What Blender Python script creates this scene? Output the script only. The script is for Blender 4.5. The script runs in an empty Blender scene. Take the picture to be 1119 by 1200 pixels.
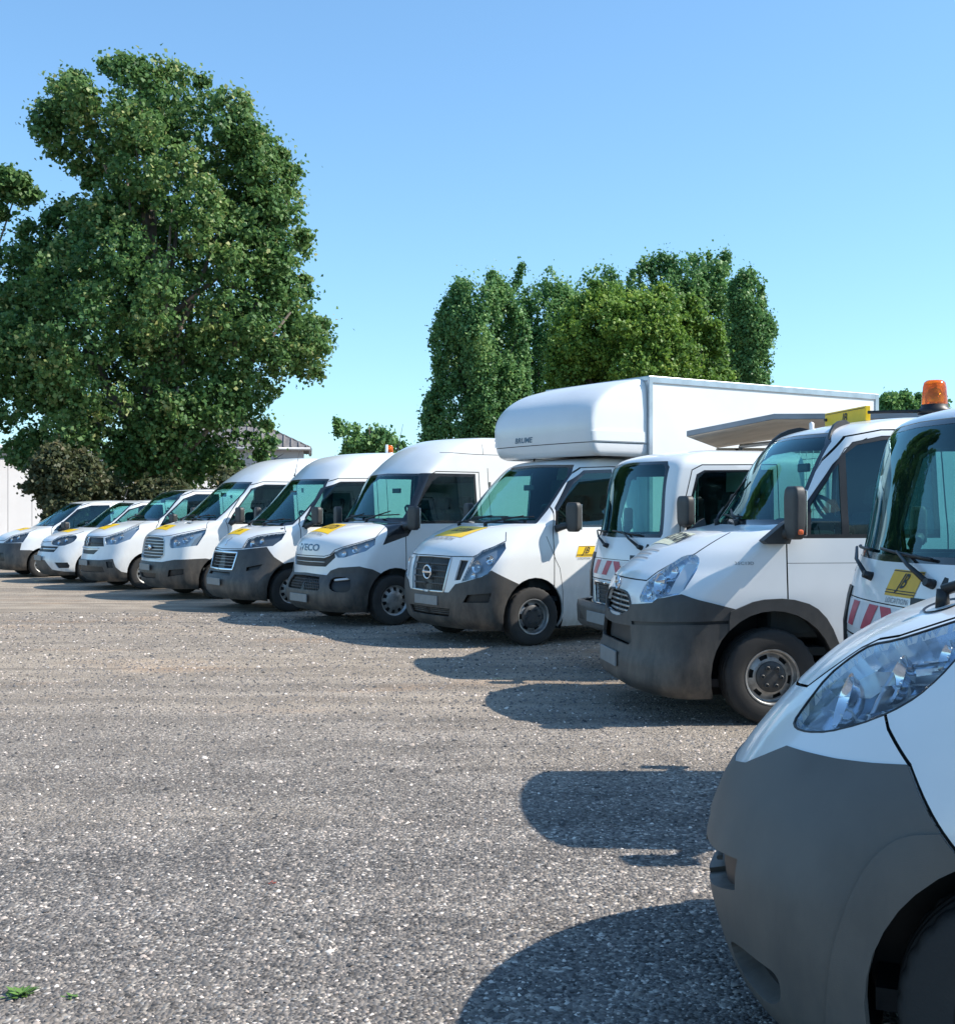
import bpy, bmesh, math, random
import numpy as np
from mathutils import Vector, Matrix
from mathutils.bvhtree import BVHTree
R = math.radians
SC = bpy.context.scene
COL = SC.collection
random.seed(7)

# ------------------------------------------------------------------ camera, sky, sun
cam_d = bpy.data.cameras.new('camera'); cam = bpy.data.objects.new('camera', cam_d); COL.objects.link(cam)
SC.camera = cam
cam.location = (0, 0, 1.6); cam.rotation_euler = (R(90), 0, 0)
cam_d.sensor_fit = 'HORIZONTAL'; cam_d.sensor_width = 36.0
cam_d.lens = 36.0 * 1400.0 / 1119.0
cam_d.shift_y = -3.0 / 1119.0
cam_d.clip_start = .05; cam_d.clip_end = 3000
SUN_EL = 44.0; SUN_AZ = 92.0          # azimuth clockwise from +Y (the view direction): sun to the right
W = bpy.data.worlds.new('World'); SC.world = W; W.use_nodes = True
nt = W.node_tree; nt.nodes.clear()
sky = nt.nodes.new('ShaderNodeTexSky'); sky.sky_type = 'NISHITA'; sky.sun_disc = False
sky.sun_elevation = R(SUN_EL); sky.sun_rotation = R(SUN_AZ)
sky.altitude = 0; sky.air_density = 1.0; sky.dust_density = .35; sky.ozone_density = 1.6
bg = nt.nodes.new('ShaderNodeBackground'); bg.inputs['Strength'].default_value = .15
wo = nt.nodes.new('ShaderNodeOutputWorld')
hsv = nt.nodes.new('ShaderNodeHueSaturation'); hsv.inputs['Hue'].default_value = .5; hsv.inputs['Saturation'].default_value = 1.0
gam = nt.nodes.new('ShaderNodeGamma'); gam.inputs[1].default_value = .80
wb = nt.nodes.new('ShaderNodeMix'); wb.data_type = 'RGBA'; wb.blend_type = 'MULTIPLY'; wb.inputs[0].default_value = 1; wb.inputs[7].default_value = (.70, 1.0, 1.20, 1)
nt.links.new(sky.outputs[0], gam.inputs[0]); nt.links.new(gam.outputs[0], wb.inputs[6]); nt.links.new(wb.outputs[2], hsv.inputs['Color']); nt.links.new(hsv.outputs[0], bg.inputs[0]); nt.links.new(bg.outputs[0], wo.inputs[0])
sd = bpy.data.lights.new('sun', 'SUN'); sun = bpy.data.objects.new('sun', sd); COL.objects.link(sun)
sd.energy = 3.9; sd.angle = R(.5); sd.color = (1.0, .93, .83)
sv = Vector((math.sin(R(SUN_AZ))*math.cos(R(SUN_EL)), math.cos(R(SUN_AZ))*math.cos(R(SUN_EL)), math.sin(R(SUN_EL))))
sun.rotation_euler = sv.to_track_quat('Z', 'Y').to_euler(); sun.location = (20, 0, 30)
SC.view_settings.view_transform = 'Standard'; SC.view_settings.look = 'None'
SC.view_settings.exposure = 0.84; SC.view_settings.gamma = 1.0; SC.view_settings.use_curve_mapping = False
SC.render.engine = 'CYCLES'
SC.cycles.max_bounces = 10; SC.cycles.transparent_max_bounces = 16; SC.cycles.transmission_bounces = 6

# ------------------------------------------------------------------ materials
M = {}
def mat(name, col, rough=.5, metal=0.0, noise=0, nscale=8., bump=0, bscale=60., coat=0, spec=None, trans=0, ior=1.45, col2=None, dust=0):
    m = bpy.data.materials.new(name); m.use_nodes = True; t = m.node_tree; b = t.nodes['Principled BSDF']
    b.inputs['Base Color'].default_value = (*col, 1); b.inputs['Roughness'].default_value = rough
    b.inputs['Metallic'].default_value = metal
    if coat: b.inputs['Coat Weight'].default_value = coat; b.inputs['Coat Roughness'].default_value = .06
    if spec is not None: b.inputs['Specular IOR Level'].default_value = spec
    if trans: b.inputs['Transmission Weight'].default_value = trans; b.inputs['IOR'].default_value = ior
    tc = t.nodes.new('ShaderNodeTexCoord')
    if noise or col2:
        n = t.nodes.new('ShaderNodeTexNoise'); n.inputs['Scale'].default_value = nscale; n.inputs['Detail'].default_value = 6
        t.links.new(tc.outputs['Object'], n.inputs['Vector'])
        mx = t.nodes.new('ShaderNodeMix'); mx.data_type = 'RGBA'
        c2 = col2 if col2 else tuple(c*(1-noise) for c in col)
        mx.inputs[6].default_value = (*col, 1); mx.inputs[7].default_value = (*c2, 1)
        cr = t.nodes.new('ShaderNodeMapRange'); cr.inputs[1].default_value = .42; cr.inputs[2].default_value = .68
        t.links.new(n.outputs['Fac'], cr.inputs[0]); t.links.new(cr.outputs[0], mx.inputs[0])
        t.links.new(mx.outputs[2], b.inputs['Base Color'])
    if bump:
        n2 = t.nodes.new('ShaderNodeTexNoise'); n2.inputs['Scale'].default_value = bscale; n2.inputs['Detail'].default_value = 4
        t.links.new(tc.outputs['Object'], n2.inputs['Vector'])
        bp = t.nodes.new('ShaderNodeBump'); bp.inputs['Strength'].default_value = bump; bp.inputs['Distance'].default_value = .01
        t.links.new(n2.outputs['Fac'], bp.inputs['Height']); t.links.new(bp.outputs[0], b.inputs['Normal'])
    if dust:   # road dust thrown up on the lower body, patchy
        src = b.inputs['Base Color'].links[0].from_socket
        sx = t.nodes.new('ShaderNodeSeparateXYZ'); t.links.new(tc.outputs['Object'], sx.inputs[0])
        mr = t.nodes.new('ShaderNodeMapRange'); mr.inputs[1].default_value = .95; mr.inputs[2].default_value = .22; t.links.new(sx.outputs[2], mr.inputs[0])
        dn = t.nodes.new('ShaderNodeTexNoise'); dn.inputs['Scale'].default_value = 7; dn.inputs['Detail'].default_value = 9; dn.inputs['Roughness'].default_value = .7
        mp = t.nodes.new('ShaderNodeMapping'); mp.inputs['Scale'].default_value = (1, 1, .35); t.links.new(tc.outputs['Object'], mp.inputs[0]); t.links.new(mp.outputs[0], dn.inputs['Vector'])
        d2 = t.nodes.new('ShaderNodeMapRange'); d2.inputs[1].default_value = .38; d2.inputs[2].default_value = .72; d2.inputs[4].default_value = dust; t.links.new(dn.outputs['Fac'], d2.inputs[0])
        ml = t.nodes.new('ShaderNodeMath'); ml.operation = 'MULTIPLY'; t.links.new(mr.outputs[0], ml.inputs[0]); t.links.new(d2.outputs[0], ml.inputs[1])
        m2 = t.nodes.new('ShaderNodeMix'); m2.data_type = 'RGBA'; t.links.new(ml.outputs[0], m2.inputs[0]); t.links.new(src, m2.inputs[6]); m2.inputs[7].default_value = (.24, .20, .16, 1)
        t.links.new(m2.outputs[2], b.inputs['Base Color'])
    M[name] = m
    return m
def glass_mat(name, tint, gl=(.9, .97, 1), ior=1.5, rough=.0):
    m = bpy.data.materials.new(name); m.use_nodes = True; t = m.node_tree; t.nodes.clear()
    o = t.nodes.new('ShaderNodeOutputMaterial'); mx = t.nodes.new('ShaderNodeMixShader')
    tr = t.nodes.new('ShaderNodeBsdfTransparent'); tr.inputs[0].default_value = (*tint, 1)
    g = t.nodes.new('ShaderNodeBsdfGlossy'); g.inputs['Color'].default_value = (*gl, 1); g.inputs['Roughness'].default_value = rough
    # Schlick reflectance of a thin pane, the same from either side; both faces of a real pane reflect (about twice one surface)
    def mth(op, a, v=None, w=None):
        k = t.nodes.new('ShaderNodeMath'); k.operation = op; t.links.new(a, k.inputs[0])
        if v is not None: k.inputs[1].default_value = v
        if w is not None: k.inputs[2].default_value = w
        return k.outputs[0]
    ge = t.nodes.new('ShaderNodeNewGeometry'); dp = t.nodes.new('ShaderNodeVectorMath'); dp.operation = 'DOT_PRODUCT'
    t.links.new(ge.outputs['Incoming'], dp.inputs[0]); t.links.new(ge.outputs['Normal'], dp.inputs[1])
    c = mth('ABSOLUTE', dp.outputs['Value']); c = mth('MULTIPLY_ADD', c, -1.0, 1.0); c = mth('POWER', c, 5.0)
    f0 = ((ior-1)/(ior+1))**2*1.7; c = mth('MULTIPLY_ADD', c, 1-f0, f0); c = mth('MINIMUM', c, 1.0)
    t.links.new(c, mx.inputs[0])
    t.links.new(tr.outputs[0], mx.inputs[1]); t.links.new(g.outputs[0], mx.inputs[2]); t.links.new(mx.outputs[0], o.inputs[0])
    M[name] = m
mat('white_paint', (.77, .78, .77), .32, noise=.06, nscale=2.5, coat=.6, spec=.5, dust=.45)
mat('white_panel', (.78, .78, .76), .45, noise=.07, nscale=1.2, bump=.05, bscale=3)
mat('gelcoat', (.74, .75, .75), .3, noise=.06, nscale=1.5, coat=.3)
mat('dark_plastic', (.046, .046, .045), .5, noise=.25, nscale=9, bump=.14, bscale=420, dust=.6)
mat('grey_plastic', (.105, .099, .090), .5, noise=.16, nscale=4, bump=.22, bscale=650, dust=.35)
mat('black_trim', (.012, .012, .013), .45, noise=.3, nscale=20)
mat('gloss_black', (.015, .017, .02), .12, coat=.5)
mat('seam_black', (.006, .006, .006), .8)
mat('interior', (.030, .040, .042), .75, noise=.3, nscale=6)
mat('interior_pale', (.20, .21, .21), .7, noise=.2, nscale=4)
mat('seat_cloth', (.05, .055, .06), .9, noise=.4, nscale=30)
mat('bulkhead', (.10, .12, .12), .7, noise=.2, nscale=5)
mat('chrome', (.72, .74, .76), .12, 1.0)
mat('satin_chrome', (.55, .57, .58), .28, 1.0)
mat('reflector', (.70, .82, .94), .16, .75)
mat('lamp_grey', (.22, .28, .34), .22, .35)
mat('lamp_dark', (.07, .085, .10), .2, .2)
mat('steel_rim', (.42, .42, .41), .42, .75, noise=.45, nscale=14, bump=.08, bscale=60)
mat('rim_dark', (.055, .057, .058), .5, noise=.3, nscale=25)
mat('rubber', (.026, .025, .024), .85, nscale=5, bump=.2, bscale=160, col2=(.042, .039, .036))
mat('plate_white', (.23, .24, .24), .5, noise=.12, nscale=12)
mat('sticker_yellow', (.88, .56, .008), .4, noise=.05, nscale=20)
mat('sticker_amber', (.72, .42, .03), .45, noise=.08, nscale=20)
mat('sticker_faded', (.74, .73, .52), .5, noise=.2, nscale=30)
mat('ink_black', (.012, .012, .014), .5)
mat('ink_grey', (.30, .31, .32), .5)
mat('ink_blue', (.05, .14, .22), .4)
mat('hivis_red', (.48, .035, .075), .35, noise=.2, nscale=16)
mat('hivis_white', (.66, .67, .68), .35, noise=.1, nscale=16)
mat('aluminium', (.50, .52, .54), .35, .8, noise=.2, nscale=5)
mat('amber_lens', (1.0, .20, .008), .12, trans=.75, ior=1.4, noise=.3, nscale=30)
mat('orange_lens', (.75, .14, .04), .2, coat=.5)
mat('frosted_lens', (.55, .58, .60), .25, coat=.8)
mat('steel_dark', (.05, .05, .052), .6, .3, noise=.3, nscale=10)
mat('bulb_glass', (.85, .88, .9), .08, trans=.6)
glass_mat('screen_glass', (.42, .76, .73), (.62, .93, 1.0))
glass_mat('side_glass', (.30, .52, .50), (.62, .90, .97))
glass_mat('clear_lens', (.93, .96, .98), (1, 1, 1), 1.5)

def tag(o, label=None, cat=None, group=None, kind=None):
    if label: o['label'] = label
    if cat: o['category'] = cat
    if group: o['group'] = group
    if kind: o['kind'] = kind
    return o
def link(o, parent=None):
    COL.objects.link(o)
    if parent is not None: o.parent = parent
    return o
def empty(name, loc=(0, 0, 0), rz=0.0):
    o = bpy.data.objects.new(name, None); o.empty_display_size = .3
    o.location = loc; o.rotation_euler = (0, 0, rz); return link(o)
def from_bm(name, bm, m, parent=None, smooth=False):
    me = bpy.data.meshes.new(name); bm.normal_update(); bm.to_mesh(me); bm.free()
    for x in (m if isinstance(m, (list, tuple)) else [m]): me.materials.append(M[x] if isinstance(x, str) else x)
    if smooth: me.shade_smooth()
    return link(bpy.data.objects.new(name, me), parent)
def box(bm, lo, hi, bev=0, rot=None, mi=0, seg=2):
    lo, hi = Vector(lo), Vector(hi); c = (lo+hi)/2; s = hi-lo
    t = bmesh.new(); bmesh.ops.create_cube(t, size=1)
    for v in t.verts: v.co = Vector((v.co.x*s.x, v.co.y*s.y, v.co.z*s.z))
    if bev: bmesh.ops.bevel(t, geom=t.edges[:], offset=min(bev, min(s)*.49), segments=seg, affect='EDGES', profile=.5)
    if rot is not None: bmesh.ops.transform(t, matrix=rot, verts=t.verts)
    bmesh.ops.translate(t, vec=c, verts=t.verts)
    merge(bm, t, mi)
def merge(bm, t, mi=0):
    mp = {v: bm.verts.new(v.co) for v in t.verts}
    for f in t.faces:
        nf = bm.faces.new([mp[v] for v in f.verts]); nf.material_index = mi; nf.smooth = f.smooth
    t.free()
def tube(bm, pts, r, n=6, mi=0, caps=True, smooth=True):
    pts = [Vector(p) for p in pts]; rs = r if isinstance(r, (list, tuple)) else [r]*len(pts); rings = []
    for i, p in enumerate(pts):
        d = (pts[min(i+1, len(pts)-1)] - pts[max(i-1, 0)]).normalized()
        a = Vector((0, 0, 1)) if abs(d.z) < .9 else Vector((1, 0, 0))
        u = d.cross(a).normalized(); w = d.cross(u)
        rings.append([bm.verts.new(p + (u*math.cos(2*math.pi*k/n) + w*math.sin(2*math.pi*k/n))*rs[i]) for k in range(n)])
    for a, b in zip(rings, rings[1:]):
        for k in range(n):
            f = bm.faces.new((a[k], a[(k+1) % n], b[(k+1) % n], b[k])); f.material_index = mi; f.smooth = smooth
    if caps:
        for q in (rings[0][::-1], rings[-1]):
            try: f = bm.faces.new(q); f.material_index = mi
            except ValueError: pass
def lathe(bm, prof, n=32, axis='y', mi=0, smooth=True, wob=None):
    rings = []
    for j, (r, h) in enumerate(prof):
        ring = []
        for k in range(n):
            a = 2*math.pi*k/n; rr = r + (wob(j, k) if wob else 0)
            c, s = rr*math.cos(a), rr*math.sin(a)
            ring.append(bm.verts.new((c, h, s) if axis == 'y' else (c, s, h)))
        rings.append(ring)
    for a, b in zip(rings, rings[1:]):
        for k in range(n):
            try: f = bm.faces.new((a[k], a[(k+1) % n], b[(k+1) % n], b[k])); f.material_index = mi; f.smooth = smooth
            except ValueError: pass
    return rings
# ---- body surface: horizontal half outlines stacked by height --------------------------
def pchip(x, Y, xs):
    x = np.asarray(x, float); Y = np.asarray(Y, float); h = np.diff(x); d = np.diff(Y, axis=0) / h[:, None]
    m = np.zeros_like(Y); m[0] = d[0]; m[-1] = d[-1]
    for i in range(1, len(x) - 1):
        w1 = 2*h[i] + h[i-1]; w2 = h[i] + 2*h[i-1]
        for j in range(Y.shape[1]):
            if d[i-1, j]*d[i, j] > 0:
                m[i, j] = (w1 + w2) / (w1/d[i-1, j] + w2/d[i, j])
    k = np.clip(np.searchsorted(x, xs, side='right') - 1, 0, len(h) - 1)
    t = (xs - x[k]) / h[k]; t = t[:, None]; hh = h[k][:, None]
    return ((1+2*t)*(1-t)**2)*Y[k] + t*(1-t)**2*hh*m[k] + t*t*(3-2*t)*Y[k+1] + t*t*(t-1)*hh*m[k+1]

def shell_grid(keys, rear, step=.05, nf=24, cab=3.2):
    K = np.array(keys, float)
    s = np.r_[0, np.cumsum(np.sqrt(np.diff(K[:, 0])**2 + np.diff(K[:, 1])**2 + .25*np.diff(K[:, 2])**2))]
    xs = []
    for i in range(len(s) - 1):
        n = max(1, int(round((s[i+1] - s[i]) / step)))
        xs += list(s[i] + (s[i+1] - s[i]) * np.arange(n) / n)
    xs.append(s[-1])
    R = pchip(s, K, np.array(xs))
    t = np.linspace(0, math.pi/2, 160)
    ns = max(4, int(cab / (step*1.6))); side = np.linspace(0, 1, ns + 1)[1:]
    if rear > cab + .5:
        side = np.r_[side * (cab / rear), np.linspace(cab / rear, 1, 10)[1:]]
    G = np.zeros((len(R), nf + 1 + len(side), 3))
    for i, (z, xf, yw, bow, r, n) in enumerate(R):
        e = 2.0 / n
        y = yw * np.sin(t)**e
        f = min(1, yw / .5)
        b = xf + bow*f*(y/yw)**2 + r*f*(1 - np.cos(t)**e)
        a = np.r_[0, np.cumsum(np.hypot(np.diff(y), np.diff(b)))]
        q = np.linspace(0, a[-1], nf + 1)
        G[i, :nf+1, 1] = np.interp(q, a, y); G[i, :nf+1, 0] = np.interp(q, a, b)
        b0 = G[i, nf, 0]
        G[i, nf+1:, 0] = b0 + (rear - b0) * side; G[i, nf+1:, 1] = yw
        G[i, :, 2] = z
    return G
KEYS={}; REAR={}
KEYS['luton']=[(.20,.13,.90,.10,.30,3),(.30,.0,.95,.12,.32,3.0),(.55,-.05,.985,.13,.35,3),(.80,-.03,1.0,.13,.36,3),(1.02,.02,1.0,.14,.38,2.8),(1.10,.06,.995,.15,.40,2.6),(1.20,.16,.985,.15,.42,2.5),(1.30,.35,.975,.14,.38,2.6),(1.40,.65,.965,.12,.28,2.8),(1.44,.83,.96,.12,.17,3.2),(1.50,.89,.95,.15,.10,3.5),(2.08,1.45,.855,.13,.10,3.5),(2.17,1.56,.82,.12,.13,3),(2.22,1.72,.76,.1,.15,2.6),(2.25,1.95,.62,.08,.15,2.4),(2.27,2.2,.35,.05,.1,2.2),(2.275,2.4,.02,.01,.01,2)]; REAR['luton']=2.65
KEYS['daily14']=[(.20,.16,.88,.10,.32,3),(.30,.05,.94,.12,.34,3),(.42,.02,.965,.14,.36,3),(.60,.06,.98,.14,.36,3),(.70,.12,.985,.15,.36,2.9),(.95,.13,.985,.17,.40,2.6),(1.08,.14,.98,.18,.45,2.5),(1.18,.19,.975,.19,.48,2.4),(1.28,.38,.97,.18,.42,2.5),(1.38,.74,.96,.15,.28,2.8),(1.44,1.02,.955,.13,.16,3.2),(1.50,1.06,.945,.15,.10,3.6),(2.10,1.42,.87,.13,.10,3.6),(2.22,1.52,.86,.14,.14,3.2),(2.45,1.78,.84,.16,.2,2.8),(2.58,2.02,.81,.18,.24,2.6),(2.64,2.25,.74,.15,.2,2.4),(2.67,2.6,.55,.1,.2,2.3),(2.69,3.1,.02,.01,.01,2)]; REAR['daily14']=5.9
KEYS['boxer']=[(.20,.20,.90,.10,.32,3),(.30,.10,.96,.12,.36,3),(.46,.08,.99,.15,.38,3),(.62,.14,1.0,.16,.38,2.9),(.95,.22,1.0,.17,.42,2.7),(1.05,.27,1.0,.17,.44,2.6),(1.15,.36,.995,.17,.44,2.5),(1.25,.54,.985,.16,.36,2.6),(1.31,.74,.98,.14,.26,2.9),(1.35,.86,.975,.14,.16,3.3),(1.42,.94,.96,.15,.10,3.6),(2.08,1.60,.88,.13,.10,3.6),(2.2,1.70,.86,.14,.14,3.2),(2.38,1.88,.83,.16,.2,2.8),(2.48,2.08,.79,.18,.24,2.6),(2.53,2.35,.70,.15,.2,2.4),(2.555,2.7,.5,.1,.2,2.3),(2.57,3.2,.02,.01,.01,2)]; REAR['boxer']=5.9
KEYS['transit']=[(.20,.12,.90,.10,.30,3),(.30,.02,.96,.11,.32,3),(.50,-.03,.99,.13,.34,3),(.70,.01,1.0,.13,.34,3),(1.0,.05,1.0,.13,.36,2.9),(1.13,.09,1.0,.14,.38,2.7),(1.20,.18,.99,.14,.38,2.6),(1.28,.36,.985,.13,.34,2.7),(1.36,.63,.98,.12,.25,2.9),(1.40,.80,.97,.12,.16,3.3),(1.47,.88,.955,.14,.10,3.6),(2.10,1.60,.87,.12,.10,3.6),(2.22,1.74,.86,.13,.14,3.2),(2.40,2.0,.83,.15,.2,2.8),(2.50,2.22,.79,.16,.24,2.6),(2.56,2.5,.70,.15,.2,2.4),(2.585,2.85,.5,.1,.2,2.3),(2.60,3.3,.02,.01,.01,2)]; REAR['transit']=5.9
KEYS['trafic']=[(.18,.12,.86,.10,.30,3),(.28,.02,.92,.12,.32,3),(.50,-.02,.95,.14,.36,3),(.70,.02,.965,.15,.38,2.9),(1.0,.06,.965,.17,.42,2.7),(1.10,.12,.96,.18,.45,2.5),(1.20,.30,.95,.18,.44,2.5),(1.30,.66,.94,.16,.32,2.7),(1.36,.98,.93,.14,.18,3.2),(1.42,1.08,.92,.15,.10,3.5),(1.92,1.66,.82,.14,.10,3.5),(1.98,1.80,.77,.12,.14,2.8),(2.01,2.05,.64,.1,.15,2.5),(2.03,2.4,.4,.08,.1,2.3),(2.04,2.8,.02,.01,.01,2)]; REAR['trafic']=5.0
KEYS['compact']=[(.18,.12,.80,.10,.30,3),(.28,.02,.87,.13,.34,3),(.50,-.02,.89,.16,.40,2.8),(.70,.03,.90,.18,.44,2.6),(.90,.10,.90,.2,.48,2.5),(.98,.18,.895,.2,.48,2.4),(1.06,.38,.89,.19,.42,2.5),(1.14,.68,.88,.17,.30,2.7),(1.19,.94,.87,.15,.18,3.1),(1.25,1.06,.86,.15,.10,3.5),(1.70,1.72,.76,.14,.10,3.4),(1.76,1.84,.72,.12,.14,2.8),(1.79,2.05,.62,.1,.15,2.5),(1.815,2.4,.4,.08,.1,2.3),(1.825,2.8,.02,.01,.01,2)]; REAR['compact']=4.3
KEYS['daily09']=[(.20,.12,.92,.10,.26,3.2),(.30,.0,.965,.11,.28,3.2),(.45,.0,.985,.12,.30,3.2),(.50,.02,.985,.12,.30,3.2),(.60,.03,.985,.12,.31,3.1),(.95,.06,.985,.13,.36,2.9),(1.05,.10,.98,.14,.40,2.7),(1.15,.20,.975,.15,.42,2.5),(1.30,.42,.97,.14,.38,2.5),(1.42,.74,.965,.12,.28,2.7),(1.49,1.04,.96,.12,.16,3.2),(1.55,1.09,.95,.14,.09,3.6),(2.16,1.50,.87,.12,.09,3.6),(2.23,1.60,.84,.11,.12,3.0),(2.28,1.78,.77,.1,.14,2.6),(2.32,2.05,.62,.08,.15,2.4),(2.34,2.4,.35,.05,.1,2.2),(2.345,2.7,.02,.01,.01,2)]; REAR['daily09']=3.6
KEYS['cabover']=[(.42,.06,.80,.10,.14,3),(.70,.04,.84,.10,.16,3.2),(.90,.04,.85,.10,.17,3.2),(1.15,.07,.855,.10,.17,3.2),(1.28,.11,.855,.10,.16,3.2),(1.33,.13,.85,.10,.15,3.3),(2.02,.29,.825,.10,.12,3.4),(2.09,.34,.79,.10,.16,3),(2.14,.48,.70,.1,.18,2.6),(2.17,.68,.55,.08,.15,2.4),(2.185,.95,.3,.05,.1,2.2),(2.19,1.2,.02,.01,.01,2)]; REAR['cabover']=1.75
KEYS['ducato']=[(.12,.17,.92,.12,.40,2.6),(.16,.11,.955,.14,.44,2.5),(.22,.07,.975,.14,.45,2.5),(.32,.03,.985,.15,.46,2.5),(.44,.0,.995,.16,.46,2.5),(.55,-.01,1.0,.17,.48,2.5),(.70,.03,1.005,.19,.50,2.4),(.82,.10,1.005,.20,.54,2.4),(.95,.20,1.0,.21,.57,2.35),(1.05,.29,1.0,.21,.58,2.3),(1.15,.40,.995,.20,.56,2.3),(1.25,.56,.985,.18,.46,2.4),(1.32,.74,.98,.15,.32,2.7),(1.36,.88,.975,.14,.18,3.2),(1.43,.96,.96,.15,.10,3.6),(2.08,1.60,.88,.13,.10,3.6),(2.16,1.72,.85,.12,.14,3.0),(2.21,1.95,.74,.1,.15,2.6),(2.24,2.3,.5,.08,.15,2.4),(2.25,2.8,.02,.01,.01,2)]; REAR['ducato']=5.4
# ------------------------------------------------------------------ vehicle shell: cutting, parts, decals
def basis(mode):
    if mode == 'T': return Vector((1, 0, 0)), Vector((0, 1, 0)), Vector((0, 0, 1))
    f = R(mode); return Vector((math.sin(f), math.cos(f), 0)), Vector((0, 0, 1)), Vector((-math.cos(f), math.sin(f), 0))
def inpoly(x, y, P):
    c = False; j = len(P)-1
    for i in range(len(P)):
        xi, yi = P[i]; xj, yj = P[j]
        if (yi > y) != (yj > y) and x < (xj-xi)*(y-yi)/(yj-yi)+xi: c = not c
        j = i
    return c
def round_poly(P, it=1):
    for _ in range(it):
        Q = []
        for i in range(len(P)):
            a, b = P[i], P[(i+1) % len(P)]
            Q.append((a[0]*.78+b[0]*.22, a[1]*.78+b[1]*.22)); Q.append((a[0]*.22+b[0]*.78, a[1]*.22+b[1]*.78))
        P = Q
    return P
def circle(cx, cz, r, n=28, a0=0, a1=360):
    return [(cx+r*math.cos(R(a0+(a1-a0)*k/n)), cz+r*math.sin(R(a0+(a1-a0)*k/n))) for k in range(n)]

class Acc:
    def __init__(s): s.v = []; s.n = []; s.f = []; s.m = []
    def poly(s, vs, ns, mi=0):
        i = len(s.v); s.v += vs; s.n += ns
        nn = Vector((0, 0, 0)); k = len(vs)
        for a in range(k):
            p, q = vs[a], vs[(a+1) % k]
            nn += p.cross(q)
        av = Vector((0, 0, 0))
        for n in ns: av += n
        idx = list(range(i, i+k))
        if nn.dot(av) < 0: idx.reverse()
        s.f.append(idx); s.m.append(mi)
    def make(s, name, mats, parent):
        # weld identical vertex/normal pairs
        key = {}; mp = []; V = []; N = []
        for v, n in zip(s.v, s.n):
            k = (round(v.x, 5), round(v.y, 5), round(v.z, 5), round(n.x, 2), round(n.y, 2), round(n.z, 2))
            if k not in key: key[k] = len(V); V.append(v); N.append(n)
            mp.append(key[k])
        F = []; MI = []
        for f, mi in zip(s.f, s.m):
            g = []
            for i in f:
                j = mp[i]
                if not g or g[-1] != j: g.append(j)
            if len(g) > 1 and g[0] == g[-1]: g.pop()
            if len(set(g)) == len(g) and len(g) > 2: F.append(g); MI.append(mi)
        # local frame: x = forward = -back
        me = bpy.data.meshes.new(name)
        me.from_pydata([(-v.x, v.y, v.z) for v in V], [], [g[::-1] for g in F])
        for m in mats: me.materials.append(M[m])
        me.polygons.foreach_set('material_index', MI)
        me.polygons.foreach_set('use_smooth', [True]*len(F))
        me.normals_split_custom_set_from_vertices([(-n.x, n.y, n.z) for n in N])
        return link(bpy.data.objects.new(name, me), parent)

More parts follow.
